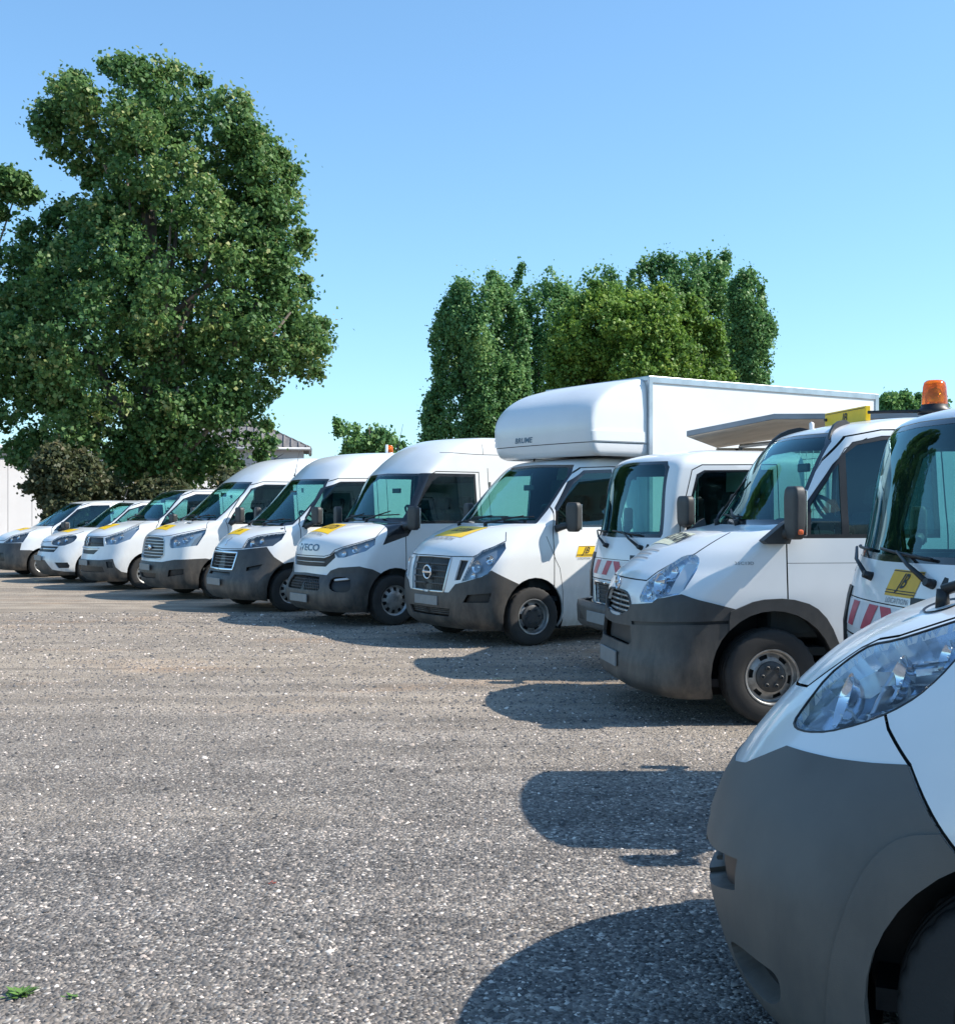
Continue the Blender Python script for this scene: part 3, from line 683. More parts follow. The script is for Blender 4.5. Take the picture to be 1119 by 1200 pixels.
# ------------------------------------------------------------------ ground
def node_mat(name):
    m = bpy.data.materials.new(name); m.use_nodes = True; M[name] = m; return m, m.node_tree, m.node_tree.nodes['Principled BSDF']
def ground_material():
    m, t, b = node_mat('gravel_ground'); N = t.nodes.new; L = t.links.new
    tc = N('ShaderNodeTexCoord'); 
    v1 = N('ShaderNodeTexVoronoi'); v1.inputs['Scale'].default_value = 62; v1.inputs['Randomness'].default_value = 1
    v2 = N('ShaderNodeTexVoronoi'); v2.inputs['Scale'].default_value = 24
    L(tc.outputs['Object'], v1.inputs['Vector']); L(tc.outputs['Object'], v2.inputs['Vector'])
    hs = N('ShaderNodeSeparateColor'); L(v1.outputs['Color'], hs.inputs[0])
    cr = N('ShaderNodeValToRGB'); el = cr.color_ramp.elements
    el[0].position = 0; el[0].color = (.050, .049, .050, 1); el[1].position = 1; el[1].color = (.68, .62, .55, 1)
    for p, c in ((.3, (.130, .122, .118)), (.6, (.205, .186, .172)), (.82, (.29, .26, .23)), (.93, (.42, .38, .33))):
        e = el.new(p); e.color = (*c, 1)
    L(hs.outputs[0], cr.inputs[0])
    # dust: large soft patches of sand-coloured fines
    n1 = N('ShaderNodeTexNoise'); n1.inputs['Scale'].default_value = .30; n1.inputs['Detail'].default_value = 7; n1.inputs['Roughness'].default_value = .62
    mp = N('ShaderNodeMapping'); mp.inputs['Scale'].default_value = (.45, 1.5, 1); mp.inputs['Rotation'].default_value = (0, 0, R(-14))
    L(tc.outputs['Object'], mp.inputs[0]); L(mp.outputs[0], n1.inputs['Vector'])
    r1 = N('ShaderNodeMapRange'); r1.inputs[1].default_value = .46; r1.inputs[2].default_value = .66; L(n1.outputs['Fac'], r1.inputs[0])
    # more fines further into the yard, where cars drive
    sx = N('ShaderNodeSeparateXYZ'); L(tc.outputs['Object'], sx.inputs[0])
    rd = N('ShaderNodeMapRange'); rd.inputs[1].default_value = 5.5; rd.inputs[2].default_value = 11.5; rd.inputs[3].default_value = .10; rd.inputs[4].default_value = .80; L(sx.outputs[1], rd.inputs[0])
    mu = N('ShaderNodeMath'); mu.operation = 'MULTIPLY_ADD'; mu.inputs[1].default_value = .38; L(r1.outputs[0], mu.inputs[0]); L(rd.outputs[0], mu.inputs[2]); mu.use_clamp = True
    m1 = N('ShaderNodeMix'); m1.data_type = 'RGBA'; L(mu.outputs[0], m1.inputs[0]); L(cr.outputs[0], m1.inputs[6])
    nf = N('ShaderNodeTexNoise'); nf.inputs['Scale'].default_value = 160; nf.inputs['Detail'].default_value = 3; L(tc.outputs['Object'], nf.inputs['Vector'])
    mf = N('ShaderNodeMix'); mf.data_type = 'RGBA'; L(nf.outputs['Fac'], mf.inputs[0]); mf.inputs[6].default_value = (.20, .165, .13, 1); mf.inputs[7].default_value = (.46, .385, .30, 1); L(mf.outputs[2], m1.inputs[7])
    # brown earth showing in places
    n3 = N('ShaderNodeTexNoise'); n3.inputs['Scale'].default_value = .8; n3.inputs['Detail'].default_value = 6; L(mp.outputs[0], n3.inputs['Vector'])
    r3 = N('ShaderNodeMapRange'); r3.inputs[1].default_value = .56; r3.inputs[2].default_value = .72; r3.inputs[4].default_value = .65; L(n3.outputs['Fac'], r3.inputs[0]); rg3 = N('ShaderNodeMapRange'); rg3.inputs[1].default_value = 8; rg3.inputs[2].default_value = 10.5; L(sx.outputs[1], rg3.inputs[0]); rm3 = N('ShaderNodeMath'); rm3.operation = 'MULTIPLY'; L(r3.outputs[0], rm3.inputs[0]); L(rg3.outputs[0], rm3.inputs[1])
    m3 = N('ShaderNodeMix'); m3.data_type = 'RGBA'; L(rm3.outputs[0], m3.inputs[0]); L(m1.outputs[2], m3.inputs[6]); m3.inputs[7].default_value = (.42, .29, .19, 1)
    n4 = N('ShaderNodeTexNoise'); n4.inputs['Scale'].default_value = 2.2; n4.inputs['Detail'].default_value = 5; L(tc.outputs['Object'], n4.inputs['Vector'])
    r4 = N('ShaderNodeMapRange'); r4.inputs[1].default_value = .3; r4.inputs[2].default_value = .7; r4.inputs[3].default_value = .82; r4.inputs[4].default_value = 1.14; L(n4.outputs['Fac'], r4.inputs[0])
    m4 = N('ShaderNodeMix'); m4.data_type = 'RGBA'; m4.blend_type = 'MULTIPLY'; m4.inputs[0].default_value = 1; L(m3.outputs[2], m4.inputs[6])
    cc = N('ShaderNodeCombineColor'); [L(r4.outputs[0], cc.inputs[i]) for i in range(3)]; L(cc.outputs[0], m4.inputs[7])
    # faint wheel tracks swinging across the yard
    mq = N('ShaderNodeMapping'); mq.inputs['Scale'].default_value = (.16, 2.4, 1); mq.inputs['Rotation'].default_value = (0, 0, R(11)); L(tc.outputs['Object'], mq.inputs[0])
    nq = N('ShaderNodeTexNoise'); nq.inputs['Scale'].default_value = 1.0; nq.inputs['Detail'].default_value = 3; nq.inputs['Distortion'].default_value = .6; L(mq.outputs[0], nq.inputs['Vector'])
    rq = N('ShaderNodeMapRange'); rq.inputs[1].default_value = .38; rq.inputs[2].default_value = .62; rq.inputs[3].default_value = .80; rq.inputs[4].default_value = 1.12; L(nq.outputs['Fac'], rq.inputs[0])
    mw = N('ShaderNodeVectorMath'); mw.operation = 'SCALE'; L(m4.outputs[2], mw.inputs[0]); L(rq.outputs[0], mw.inputs['Scale'])
    L(mw.outputs[0], b.inputs['Base Color']); b.inputs['Roughness'].default_value = .9; b.inputs['Specular IOR Level'].default_value = .25
    inv = N('ShaderNodeMath'); inv.operation = 'MULTIPLY'; inv.inputs[1].default_value = -1; L(v1.outputs['Distance'], inv.inputs[0])
    ad = N('ShaderNodeMath'); ad.operation = 'MULTIPLY_ADD'; ad.inputs[1].default_value = -.6; L(v2.outputs['Distance'], ad.inputs[0]); L(inv.outputs[0], ad.inputs[2])
    bp = N('ShaderNodeBump'); bp.inputs['Strength'].default_value = .9; bp.inputs['Distance'].default_value = .012; L(ad.outputs[0], bp.inputs['Height']); L(bp.outputs[0], b.inputs['Normal'])
ground_material()
mat('far_field', (.10, .14, .04), .9, noise=.4, nscale=.05)
bm = bmesh.new()
xs = [-1500, -300, -80, -30, -15, 0, 15, 30, 80, 300, 1500]; ys = [-1500, -300, -60, -10, 0, 10, 25, 45, 90, 300, 1500]
V = [[bm.verts.new((x, y, 0)) for y in ys] for x in xs]
for i in range(len(xs)-1):
    for j in range(len(ys)-1):
        f = bm.faces.new((V[i][j], V[i+1][j], V[i+1][j+1], V[i][j+1]))
        cx_, cy_ = (xs[i]+xs[i+1])/2, (ys[j]+ys[j+1])/2
        f.material_index = 0 if abs(cx_) < 100 and -100 < cy_ < 92 else 1
tag(from_bm('ground', bm, ['gravel_ground', 'far_field']), kind='structure')

def stone_mat():
    m, t, b = node_mat('stone'); N = t.nodes.new; L = t.links.new
    a = N('ShaderNodeAttribute'); a.attribute_name = 'tone'; cr = N('ShaderNodeValToRGB'); el = cr.color_ramp.elements
    el[0].color = (.060, .058, .058, 1); el[1].color = (.85, .76, .66, 1)
    for p, c in ((.30, (.130, .124, .120)), (.55, (.220, .200, .185)), (.74, (.32, .28, .245)), (.86, (.48, .40, .34)), (.95, (.66, .57, .50))): el.new(p).color = (*c, 1)
    L(a.outputs['Fac'], cr.inputs[0]); L(cr.outputs[0], b.inputs['Base Color']); b.inputs['Roughness'].default_value = .85; b.inputs['Specular IOR Level'].default_value = .3
stone_mat()
def gravel(n, seed):
    rg = np.random.default_rng(seed)
    base = np.array([(1, 0, 0), (0, 1, 0), (-1, 0, 0), (0, -1, 0), (.35, .3, .8), (-.3, -.35, .7)], float)
    faces = np.array([(0, 1, 4), (1, 2, 4), (2, 5, 4), (2, 3, 5), (3, 0, 5), (0, 4, 5)])
    y = 2.6 + 16*rg.random(n)**1.95
    x = (rg.random(n)-.5)*2*(1.2+.50*y)
    sz = .0035+.0055*rg.random(n)**2.2 + (rg.random(n) < .05)*.009*rg.random(n)
    sz *= 1+.05*(y-3)
    a = rg.random(n)*6.283; c, s = np.cos(a), np.sin(a)
    P = base[None]*(1+.45*(rg.random((n, 6, 3))-.5))
    P[:, :, 2] += .12
    X = (P[:, :, 0]*c[:, None]-P[:, :, 1]*s[:, None])*sz[:, None]*1.25; Y = (P[:, :, 0]*s[:, None]+P[:, :, 1]*c[:, None])*sz[:, None]
    tl = (rg.random((n, 2))-.5)*.7
    Z = P[:, :, 2]*sz[:, None]*.95 + X*tl[:, :1]+Y*tl[:, 1:] - sz[:, None]*.12
    X += x[:, None]; Y += y[:, None]
    V = np.stack([X, Y, Z], -1).reshape(-1, 3); F = (faces[None]+(np.arange(n)*6)[:, None, None]).reshape(-1, 3)
    me = bpy.data.meshes.new('gravel'); me.vertices.add(len(V)); me.vertices.foreach_set('co', V.ravel()); me.loops.add(F.size); me.loops.foreach_set('vertex_index', F.ravel().astype(np.int32))
    me.polygons.add(len(F)); me.polygons.foreach_set('loop_start', np.arange(0, F.size, 3, dtype=np.int32)); me.update(calc_edges=True)
    at = me.attributes.new('tone', 'FLOAT', 'FACE'); tn = np.clip(rg.normal(.46, .24, n), 0, 1); tn[rg.random(n) < .045] = .93+.07*rg.random()
    at.data.foreach_set('value', np.repeat(tn, 6).astype(np.float32)); me.materials.append(M['stone'])
    return link(bpy.data.objects.new('gravel', me))
tag(gravel(140000, 3), kind='stuff')

# weeds between the stones
mat('weed_leaf', (.10, .20, .035), .6, noise=.3, nscale=40); mat('weed_red', (.42, .07, .04), .6)
def weed(x, y, n, r, m, lab):
    bm = bmesh.new()
    for k in range(n):
        a = random.uniform(0, 6.28); l = r*random.uniform(.4, 1); w = l*.22; h = l*random.uniform(.15, .6)
        d = Vector((math.cos(a), math.sin(a), 0)); s = Vector((-d.y, d.x, 0))
        p = [Vector((0, 0, .004)), d*l*.5+s*w+Vector((0, 0, h*.7)), d*l+Vector((0, 0, h)), d*l*.5-s*w+Vector((0, 0, h*.7))]
        off = Vector((random.uniform(-r, r)*.6, random.uniform(-r, r)*.4, 0)); bm.faces.new([bm.verts.new(q+off) for q in p])
    o = from_bm('weed', bm, m); o.location = (x, y, 0); tag(o, lab, 'weed')
def gp(px, py): s = (py-597)/1.6; return (px-559.5)/s, 1400/s
weed(*gp(20, 1168), 46, .05, 'weed_leaf', 'low green weed growing in the gravel at the bottom left corner')
weed(*gp(84, 1170), 14, .03, 'weed_leaf', 'tiny yellowish weed sprig right of the bottom left weed')
weed(*gp(319, 1036), 8, .022, 'weed_red', 'tiny red weed leaves lying alone in the middle gravel')

# ------------------------------------------------------------------ trees
def leaf_mat(name, c_dark, c_light, c_tip):
    m, t, b = node_mat(name); N = t.nodes.new; L = t.links.new
    a = N('ShaderNodeAttribute'); a.attribute_name = 'tone'; cr = N('ShaderNodeValToRGB'); el = cr.color_ramp.elements
    el[0].color = (*c_dark, 1); el[1].color = (*c_tip, 1); el.new(.72).color = (*c_light, 1)
    L(a.outputs['Fac'], cr.inputs[0]); L(cr.outputs[0], b.inputs['Base Color']); b.inputs['Roughness'].default_value = .5; b.inputs['Specular IOR Level'].default_value = .35
    tr = N('ShaderNodeBsdfTranslucent'); L(cr.outputs[0], tr.inputs[0]); mx = N('ShaderNodeMixShader'); mx.inputs[0].default_value = .36
    o = t.nodes['Material Output']; L(b.outputs[0], mx.inputs[1]); L(tr.outputs[0], mx.inputs[2]); L(mx.outputs[0], o.inputs[0])
leaf_mat('plane_leaf', (.050, .135, .042), (.155, .270, .078), (.44, .46, .18))
leaf_mat('poplar_leaf', (.070, .185, .070), (.180, .335, .108), (.33, .48, .17))
leaf_mat('lime_leaf', (.085, .180, .038), (.215, .350, .060), (.38, .48, .10))
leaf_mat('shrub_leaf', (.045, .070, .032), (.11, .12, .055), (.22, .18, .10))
mat('bark', (.13, .10, .085), .9, noise=.5, nscale=3, bump=.5, bscale=12)
mat('bark_pale', (.22, .18, .15), .9, noise=.5, nscale=2, bump=.4, bscale=12)
def px2(p, D): return ((p[0]-559.5)*D/1400, 1.6-(p[1]-597)*D/1400)
def tree(name, outline_px, D, leafm, nclump, clr, nleaf, lsz, label, group=None, trunk_px=None, depth=.8, seed=1, bark='bark', limbs=9, flat=.5, trunk_r=.3, vert=0.0, fuzz=.12, voids=-.75):
    """tree whose crown fills the outline (given on the photo, read at distance D) with real depth; clumps of leaves hang from limbs"""
    rg = np.random.default_rng(seed); O = [px2(p, D) for p in outline_px]; qx = sum(p[0] for p in O)/len(O); qz = min(p[1] for p in O); O = [(qx+(p[0]-qx)*.985, qz+(p[1]-qz)*.975) for p in O]
    xs = [p[0] for p in O]; zs = [p[1] for p in O]; cx = (min(xs)+max(xs))/2; hw = (max(xs)-min(xs))/2; z0, z1 = min(zs), max(zs)
    bx = px2((trunk_px, 0), D)[0] if trunk_px else cx
    KV = rg.normal(size=(4, 3)); KV /= np.linalg.norm(KV, axis=1)[:, None]; KV *= (2*math.pi/(clr*rg.uniform(3.2, 6, 4)))[:, None]; KV[:, 2] *= (1-.7*min(1, vert)); PH = rg.uniform(0, 6.28, 4)
    C = []
    while len(C) < nclump:
        x, z = rg.uniform(min(xs), max(xs)), rg.uniform(z0, z1)
        if not inpoly(x, z, O): continue
        # distance to the outline limits the depth there
        d = 1e9
        for i in range(len(O)):
            a, b = O[i], O[(i+1) % len(O)]; L2 = (b[0]-a[0])**2+(b[1]-a[1])**2
            t = max(0, min(1, ((x-a[0])*(b[0]-a[0])+(z-a[1])*(b[1]-a[1]))/max(L2, 1e-9)))
            d = min(d, math.hypot(x-a[0]-t*(b[0]-a[0]), z-a[1]-t*(b[1]-a[1])))
        r = clr*rg.uniform(.65, 1.25)
        if d < r*.55:
            if rg.random() < .2: continue
            r *= rg.uniform(.35, .65)
        r = min(r, d*.85+.28*clr)
        dp = depth*min(1, d/(hw*.85))**.7*hw
        y = rg.uniform(-1, 1); y = math.copysign(abs(y)**.6, y)*dp
        gap = float(np.sin(KV[:, 0]*x+KV[:, 1]*y+KV[:, 2]*z+PH).sum())
        if gap < voids: continue
        C.append((x, y, z, r))
    C = np.array(C)
    n = nclump*nleaf; ci = np.repeat(np.arange(nclump), nleaf)
    dv = rg.normal(size=(n, 3)); dv /= np.linalg.norm(dv, axis=1)[:, None]; rad = C[ci, 3]*(.35+.65*rg.random(n)**.45)
    sub = rg.normal(size=(nclump, 3))  # stretch
    st = np.stack([1+.25*np.tanh(sub[:, 0]), 1+.25*np.tanh(sub[:, 1]), (flat+vert)+.15*np.tanh(sub[:, 2])], -1)
    P = C[ci, :3]*1.0; P = np.stack([P[:, 0], P[:, 1], P[:, 2]], -1) + dv*rad[:, None]*st[ci]
    # sprays: leaves drawn to little twigs
    tw = rg.normal(size=(nclump*14, 3)); tw /= np.linalg.norm(tw, axis=1)[:, None]
    ti = ci*14+rg.integers(0, 14, n); tp = C[ci, :3]+tw[ti]*(C[ci, 3]*1.02)[:, None]*st[ci]
    k = rg.random(n)[:, None]; kk = np.where(k < .74, .80, 0.0); P = P*(1-kk)+tp*kk + rg.normal(size=(n, 3))*lsz*.35
    fz = (rg.random(n) < fuzz)[:, None]; P = np.where(fz, P+rg.normal(size=(n, 3))*np.array([.30, .30, .30+.45*vert])*clr, P)
    nv = dv*.8+rg.normal(size=(n, 3))*.75+np.array([.50, -.05, .50]); nv /= np.linalg.norm(nv, axis=1)[:, None]
    u = np.cross(nv, rg.normal(size=(n, 3))); u /= np.linalg.norm(u, axis=1)[:, None]; w = np.cross(nv, u)
    s = lsz*(.55+.8*rg.random(n))[:, None]
    A = P-u*s*.5; B = P+w*s*.42+nv*s*.10; Cc = P+u*s*.5-nv*s*.12; Dd = P-w*s*.42+nv*s*.10
    V = np.stack([A, B, Cc, Dd], 1).reshape(-1, 3)
    F = np.arange(4*n, dtype=np.int32)
    root = empty(name, (bx, D, 0)); tag(root, label, 'tree', group)
    me = bpy.data.meshes.new('crown'); me.vertices.add(4*n); me.vertices.foreach_set('co', (V-np.array([bx, 0, 0])).ravel()); me.loops.add(4*n); me.loops.foreach_set('vertex_index', F)
    me.polygons.add(n); me.polygons.foreach_set('loop_start', np.arange(0, 4*n, 4, dtype=np.int32)); me.update(calc_edges=True)
    at = me.attributes.new('tone', 'FLOAT', 'FACE'); ct = rg.normal(.42, .16, nclump)+(rg.random(nclump) < .08)*.22
    at.data.foreach_set('value', np.clip(ct[ci]+rg.normal(0, .14, n)+(rg.random(n) < .06)*.4, 0, 1).astype(np.float32)); me.materials.append(M[leafm])
    cr = link(bpy.data.objects.new('crown', me), root); 
    bm = bmesh.new(); H = z0+(z1-z0)*.72; pts = []; rr = []
    for i in range(9):
        f = i/8; pts.append((rg.normal(0, .02)*hw*f+(cx-bx)*f*.6, rg.normal(0, .05)*hw*f, f*H)); rr.append(trunk_r*(1-.82*f)*(1.25 if i == 0 else 1))
    tube(bm, pts, rr, 10, smooth=True)
    for i in range(limbs):
        j = rg.integers(0, nclump); c = C[j]; f = np.clip((c[2]-.25*hw)/H*rg.uniform(.45, .8), .30, .85); q = int(f*8)
        a = Vector(pts[q]); e = Vector((c[0]-bx, c[1], c[2])); md = a.lerp(e, .5)+Vector((0, 0, -.05*hw)); r0 = rr[q]*.45
        tube(bm, [a, a.lerp(md, .5), md, md.lerp(e, .5), e], [r0, r0*.8, r0*.6, r0*.4, r0*.15], 6)
    from_bm('trunk', bm, bark, root, False)
    return root
tree('plane_tree', [(34, 150), (52, 118), (62, 88), (100, 68), (150, 60), (182, 58), (214, 62), (250, 70), (285, 92), (302, 108), (322, 130), (340, 152), (332, 176), (352, 196), (352, 226), (368, 260), (360, 300), (362, 335), (378, 360), (394, 388), (386, 425), (366, 440), (338, 452), (330, 476), (316, 500), (330, 530), (300, 545), (262, 556), (220, 570), (170, 600), (100, 606), (60, 590), (36, 560), (14, 530), (0, 505), (-30, 470), (-44, 420), (-40, 370), (-6, 335), (-10, 296), (16, 268), (40, 236), (72, 232), (100, 214), (98, 192), (70, 182)],
     40, 'plane_leaf', 620, .72, 330, .15, 'huge leafy plane tree behind the left half of the van row', None, 186, .85, 11, 'bark_pale', 30, .85, .55, voids=-1.7)
tree('plane_branch_tree', [(-70, 190), (2, 196), (30, 202), (36, 216), (66, 226), (62, 238), (20, 240), (-6, 262), (-60, 300), (-90, 260)], 43, 'plane_leaf', 26, .55, 260, .20, 'leafy tree reaching in at the left edge beside the huge plane tree', None, -90, .5, 5, 'bark_pale', 10, .7, .3)
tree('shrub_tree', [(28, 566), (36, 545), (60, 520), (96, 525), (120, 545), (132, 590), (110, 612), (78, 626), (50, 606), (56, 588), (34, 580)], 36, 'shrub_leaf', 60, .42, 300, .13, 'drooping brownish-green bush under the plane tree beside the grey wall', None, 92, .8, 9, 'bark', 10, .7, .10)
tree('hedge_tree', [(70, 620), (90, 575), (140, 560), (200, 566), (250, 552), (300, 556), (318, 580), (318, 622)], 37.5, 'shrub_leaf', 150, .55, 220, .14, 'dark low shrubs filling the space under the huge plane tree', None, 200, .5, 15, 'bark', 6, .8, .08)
pop = 'poplars behind the box truck'
tree('poplar_tree', [(497, 560), (494, 480), (512, 440), (504, 392), (518, 348), (548, 320), (572, 313), (596, 335), (618, 378), (622, 560)], 68, 'poplar_leaf', 410, 0.56, 187, 0.179, 'leftmost tall poplar with a broad ragged crown behind the box truck', pop, 560, .8, 21, 'bark', 12, 1.1, .35, vert=.7, fuzz=.22, voids=-1.0)
tree('poplar_tree', [(580, 560), (590, 400), (600, 335), (610, 306), (624, 322), (636, 304), (650, 316), (668, 332), (690, 365), (694, 560)], 72, 'poplar_leaf', 293, 0.50, 187, 0.179, 'slim poplar standing second from the left of the group', pop, 630, .8, 22, 'bark', 12, 1.1, .3, vert=.7, fuzz=.22, voids=-1.0)
tree('poplar_tree', [(664, 560), (668, 340), (684, 314), (706, 308), (734, 320), (748, 345), (752, 560)], 86, 'poplar_leaf', 195, 0.61, 137, 0.225, 'poplar top just peeping over the round light-green tree', pop, 700, .8, 23, 'bark', 8, 1.1, .3, vert=.7, fuzz=.22, voids=-1.0)
tree('poplar_tree', [(728, 560), (734, 330), (748, 300), (760, 306), (772, 284), (784, 300), (800, 296), (826, 330), (830, 560)], 78, 'poplar_leaf', 293, 0.56, 163, 0.199, 'tall poplar rising right behind the round light-green tree', pop, 774, .8, 24, 'bark', 10, 1.1, .3, vert=.7, fuzz=.22, voids=-1.0)
tree('poplar_tree', [(786, 560), (798, 312), (812, 292), (824, 281), (834, 292), (850, 290), (872, 320), (884, 560)], 80, 'poplar_leaf', 293, 0.56, 163, 0.199, 'tallest poplar of the group, second from its right end', pop, 832, .8, 25, 'bark', 10, 1.1, .3, vert=.7, fuzz=.22, voids=-1.0)
tree('poplar_tree', [(850, 560), (856, 330), (874, 312), (892, 318), (894, 356), (908, 382), (902, 420), (900, 560)], 76, 'poplar_leaf', 293, 0.53, 163, 0.192, 'rightmost poplar of the group behind the box truck', pop, 876, .8, 26, 'bark', 10, 1.1, .3, vert=.7, fuzz=.22, voids=-1.0)
tree('lime_tree', [(636, 560), (640, 420), (648, 372), (672, 340), (706, 322), (742, 318), (784, 330), (822, 350), (846, 384), (862, 430), (866, 560)], 58, 'lime_leaf', 520, .72, 230, .17, 'broad round light-green tree in front of the poplars', None, 750, .7, 27, 'bark', 16, .8, .4)
tree('small_tree', [(398, 545), (404, 520), (392, 496), (400, 482), (424, 484), (438, 492), (454, 508), (476, 514), (480, 524), (470, 545)], 52, 'poplar_leaf', 46, .55, 150, .17, 'small feathery tree above the van roofs left of the poplars', None, 430, .8, 31, 'bark', 14, .7, .12)
ft = 'far trees at the right edge'
for i, (ol, tx, lab) in enumerate((([(1030, 520), (1032, 466), (1042, 459), (1054, 462), (1058, 520)], 1044, 'far round treetop left of the orange beacon'), ([(1054, 520), (1058, 462), (1068, 458), (1078, 464), (1080, 520)], 1067, 'far treetop partly behind the orange beacon'), ([(1092, 520), (1094, 472), (1099, 464), (1107, 466), (1110, 520)], 1101, 'small pointed far treetop right of the orange beacon'))):
    tree('far_tree', ol, 130, 'poplar_leaf', 34, .95, 120, .42, lab, ft, tx, .8, 41+i, 'bark', 3, 1.0, .3)

# ------------------------------------------------------------------ buildings
mat('wall_grey', (.52, .52, .54), .7, noise=.08, nscale=.6); mat('wall_seam', (.30, .30, .32), .7)
mat('roof_metal', (.36, .38, .41), .5, .3, noise=.15, nscale=2)
mat('roof_tile', (.20, .19, .19), .8, noise=.35, nscale=3, bump=.3, bscale=20); mat('render_wall', (.50, .49, .50), .8, noise=.1, nscale=1)
def warehouse():
    a = Vector((-26.0, 38.0, 0)); b = Vector((-12.5, 60.0, 0)); d = (b-a); L = d.length; d.normalize(); n = Vector((-d.y, d.x, 0)); ang = math.atan2(d.y, d.x)
    root = empty('warehouse', a, ang); tag(root, 'long pale grey panelled warehouse wall behind the leftmost vans', 'building')
    k = int(L/1.15); w = L/k; H = 4.1
    bm = bmesh.new(); box(bm, (0, 0, 0), (w-.018, .10, H), .012); me0 = from_bm('wall_panel', bm, 'wall_grey', root)
    for i in range(1, k):
        o = me0.copy(); COL.objects.link(o); o.parent = root; o.location = (i*w, 0, 0)
    bm = bmesh.new(); box(bm, (0, .085, 0), (L, 9, H-.02)); from_bm('wall_core', bm, 'wall_seam', root)
    bm = bmesh.new()
    for s in range(1): box(bm, (-.3, -.25, H), (L+.3, 9.2, H+.14), .02)
    pr = from_bm('roof', bm, 'roof_metal', root)
    bm = bmesh.new(); tube(bm, [(-.3, -.32, H+.02), (L+.3, -.32, H+.02)], .09, 8); from_bm('gutter', bm, 'roof_metal', pr)
warehouse()
def house():
    root = empty('house', (-13.6, 64, 0), R(8)); tag(root, 'low house with a dark hipped tile roof between the plane tree and the van roofs', 'house')
    hx, hy, H, rz = 4.6, 3.5, 4.75, 6.5
    bm = bmesh.new(); box(bm, (-hx+.35, -hy+.35, 0), (hx-.35, hy-.35, H)); from_bm('wall', bm, 'render_wall', root)
    bm = bmesh.new(); c = [bm.verts.new(p) for p in ((-hx, -hy, H), (hx, -hy, H), (hx, hy, H), (-hx, hy, H), (-hx+3.4, 0, rz), (hx-3.4, 0, rz))]
    for f in ((0, 1, 5, 4), (2, 3, 4, 5), (1, 2, 5), (3, 0, 4), (3, 2, 1, 0)): bm.faces.new([c[i] for i in f])
    rf = from_bm('roof', bm, 'roof_tile', root)
    bm = bmesh.new()     # raised tile rolls down each slope
    for i in range(24):
        x = -hx+.2+i*(2*hx-.4)/23; dx = min(1, (hx-abs(x))/3.4); z = H+(rz-H)*dx; y = -hy+hy*dx
        tube(bm, [(x, -hy-.03, H+.02), (x, y, z+.03)], .06, 4)
        tube(bm, [(x, hy+.03, H+.02), (x, -y, z+.03)], .06, 4)
    for i in range(17):
        y = -hy+.2+i*(2*hy-.4)/16; k = 1-abs(y)/hy
        tube(bm, [(hx+.03, y, H+.02), (hx-3.4*k, y, H+(rz-H)*k+.03)], .06, 4)
    tag(from_bm('tile_roll', bm, 'roof_tile', rf), kind='stuff')
    bm = bmesh.new()
    for a, b in (((-hx, -hy, H), (hx, -hy, H)), ((hx, -hy, H), (hx, hy, H))): tube(bm, [Vector(a)+Vector((0, 0, -.05)), Vector(b)+Vector((0, 0, -.05))], .09, 6)
    from_bm('gutter', bm, 'roof_metal', rf)
    bm = bmesh.new(); box(bm, (hx-2.0, -hy+.28, 3.0), (hx-1.0, -hy+.37, 4.2), .02); w = from_bm('window', bm, 'wall_seam', root)
    bm = bmesh.new(); box(bm, (hx-1.9, -hy+.26, 3.1), (hx-1.1, -hy+.30, 4.1)); from_bm('pane', bm, 'gloss_black', w)
house()
# flat canopy on posts behind the flat-nosed truck
def canopy():
    mat('canopy_top', (.20, .23, .26), .5, noise=.2, nscale=3); mat('canopy_soffit', (.46, .40, .33), .8, noise=.2, nscale=2)
    root = empty('canopy', (2.58, 12.9, 0), R(0)); tag(root, 'low slanting canopy with a grey edge between the box truck and the tipper truck', 'canopy')
    # roof corners (local): the sheet rises towards the right and back
    A = [(-.41, -.5, 2.36), (.50, -.5, 2.54), (3.0, -.5, 2.55), (3.0, 1.8, 2.53), (1.3, 1.8, 2.50), (.37, 1.8, 2.36)]
    bm = bmesh.new(); t = [bm.verts.new(Vector(p)+Vector((0, 0, .055))) for p in A]; b = [bm.verts.new(p) for p in A]
    bm.faces.new(t); 
    for k in range(6): bm.faces.new((b[k], b[(k+1) % 6], t[(k+1) % 6], t[k]))
    bmesh.ops.recalc_face_normals(bm, faces=bm.faces[:]); from_bm('roof', bm, 'canopy_top', root)
    bm = bmesh.new(); bm.faces.new([bm.verts.new(Vector(p)+Vector((0, 0, -.004))) for p in A]); sf = from_bm('soffit', bm, 'canopy_soffit', root)
    for px_, py_ in ((.55, 1.5), (2.8, 1.5)):
        bm = bmesh.new(); box(bm, (px_-.04, py_-.04, 0), (px_+.04, py_+.04, 2.34), .008); from_bm('post', bm, 'canopy_soffit', root)
    bm = bmesh.new(); box(bm, (.3, 1.46, 2.28), (2.9, 1.54, 2.34), .01); from_bm('beam', bm, 'canopy_soffit', root)
canopy()
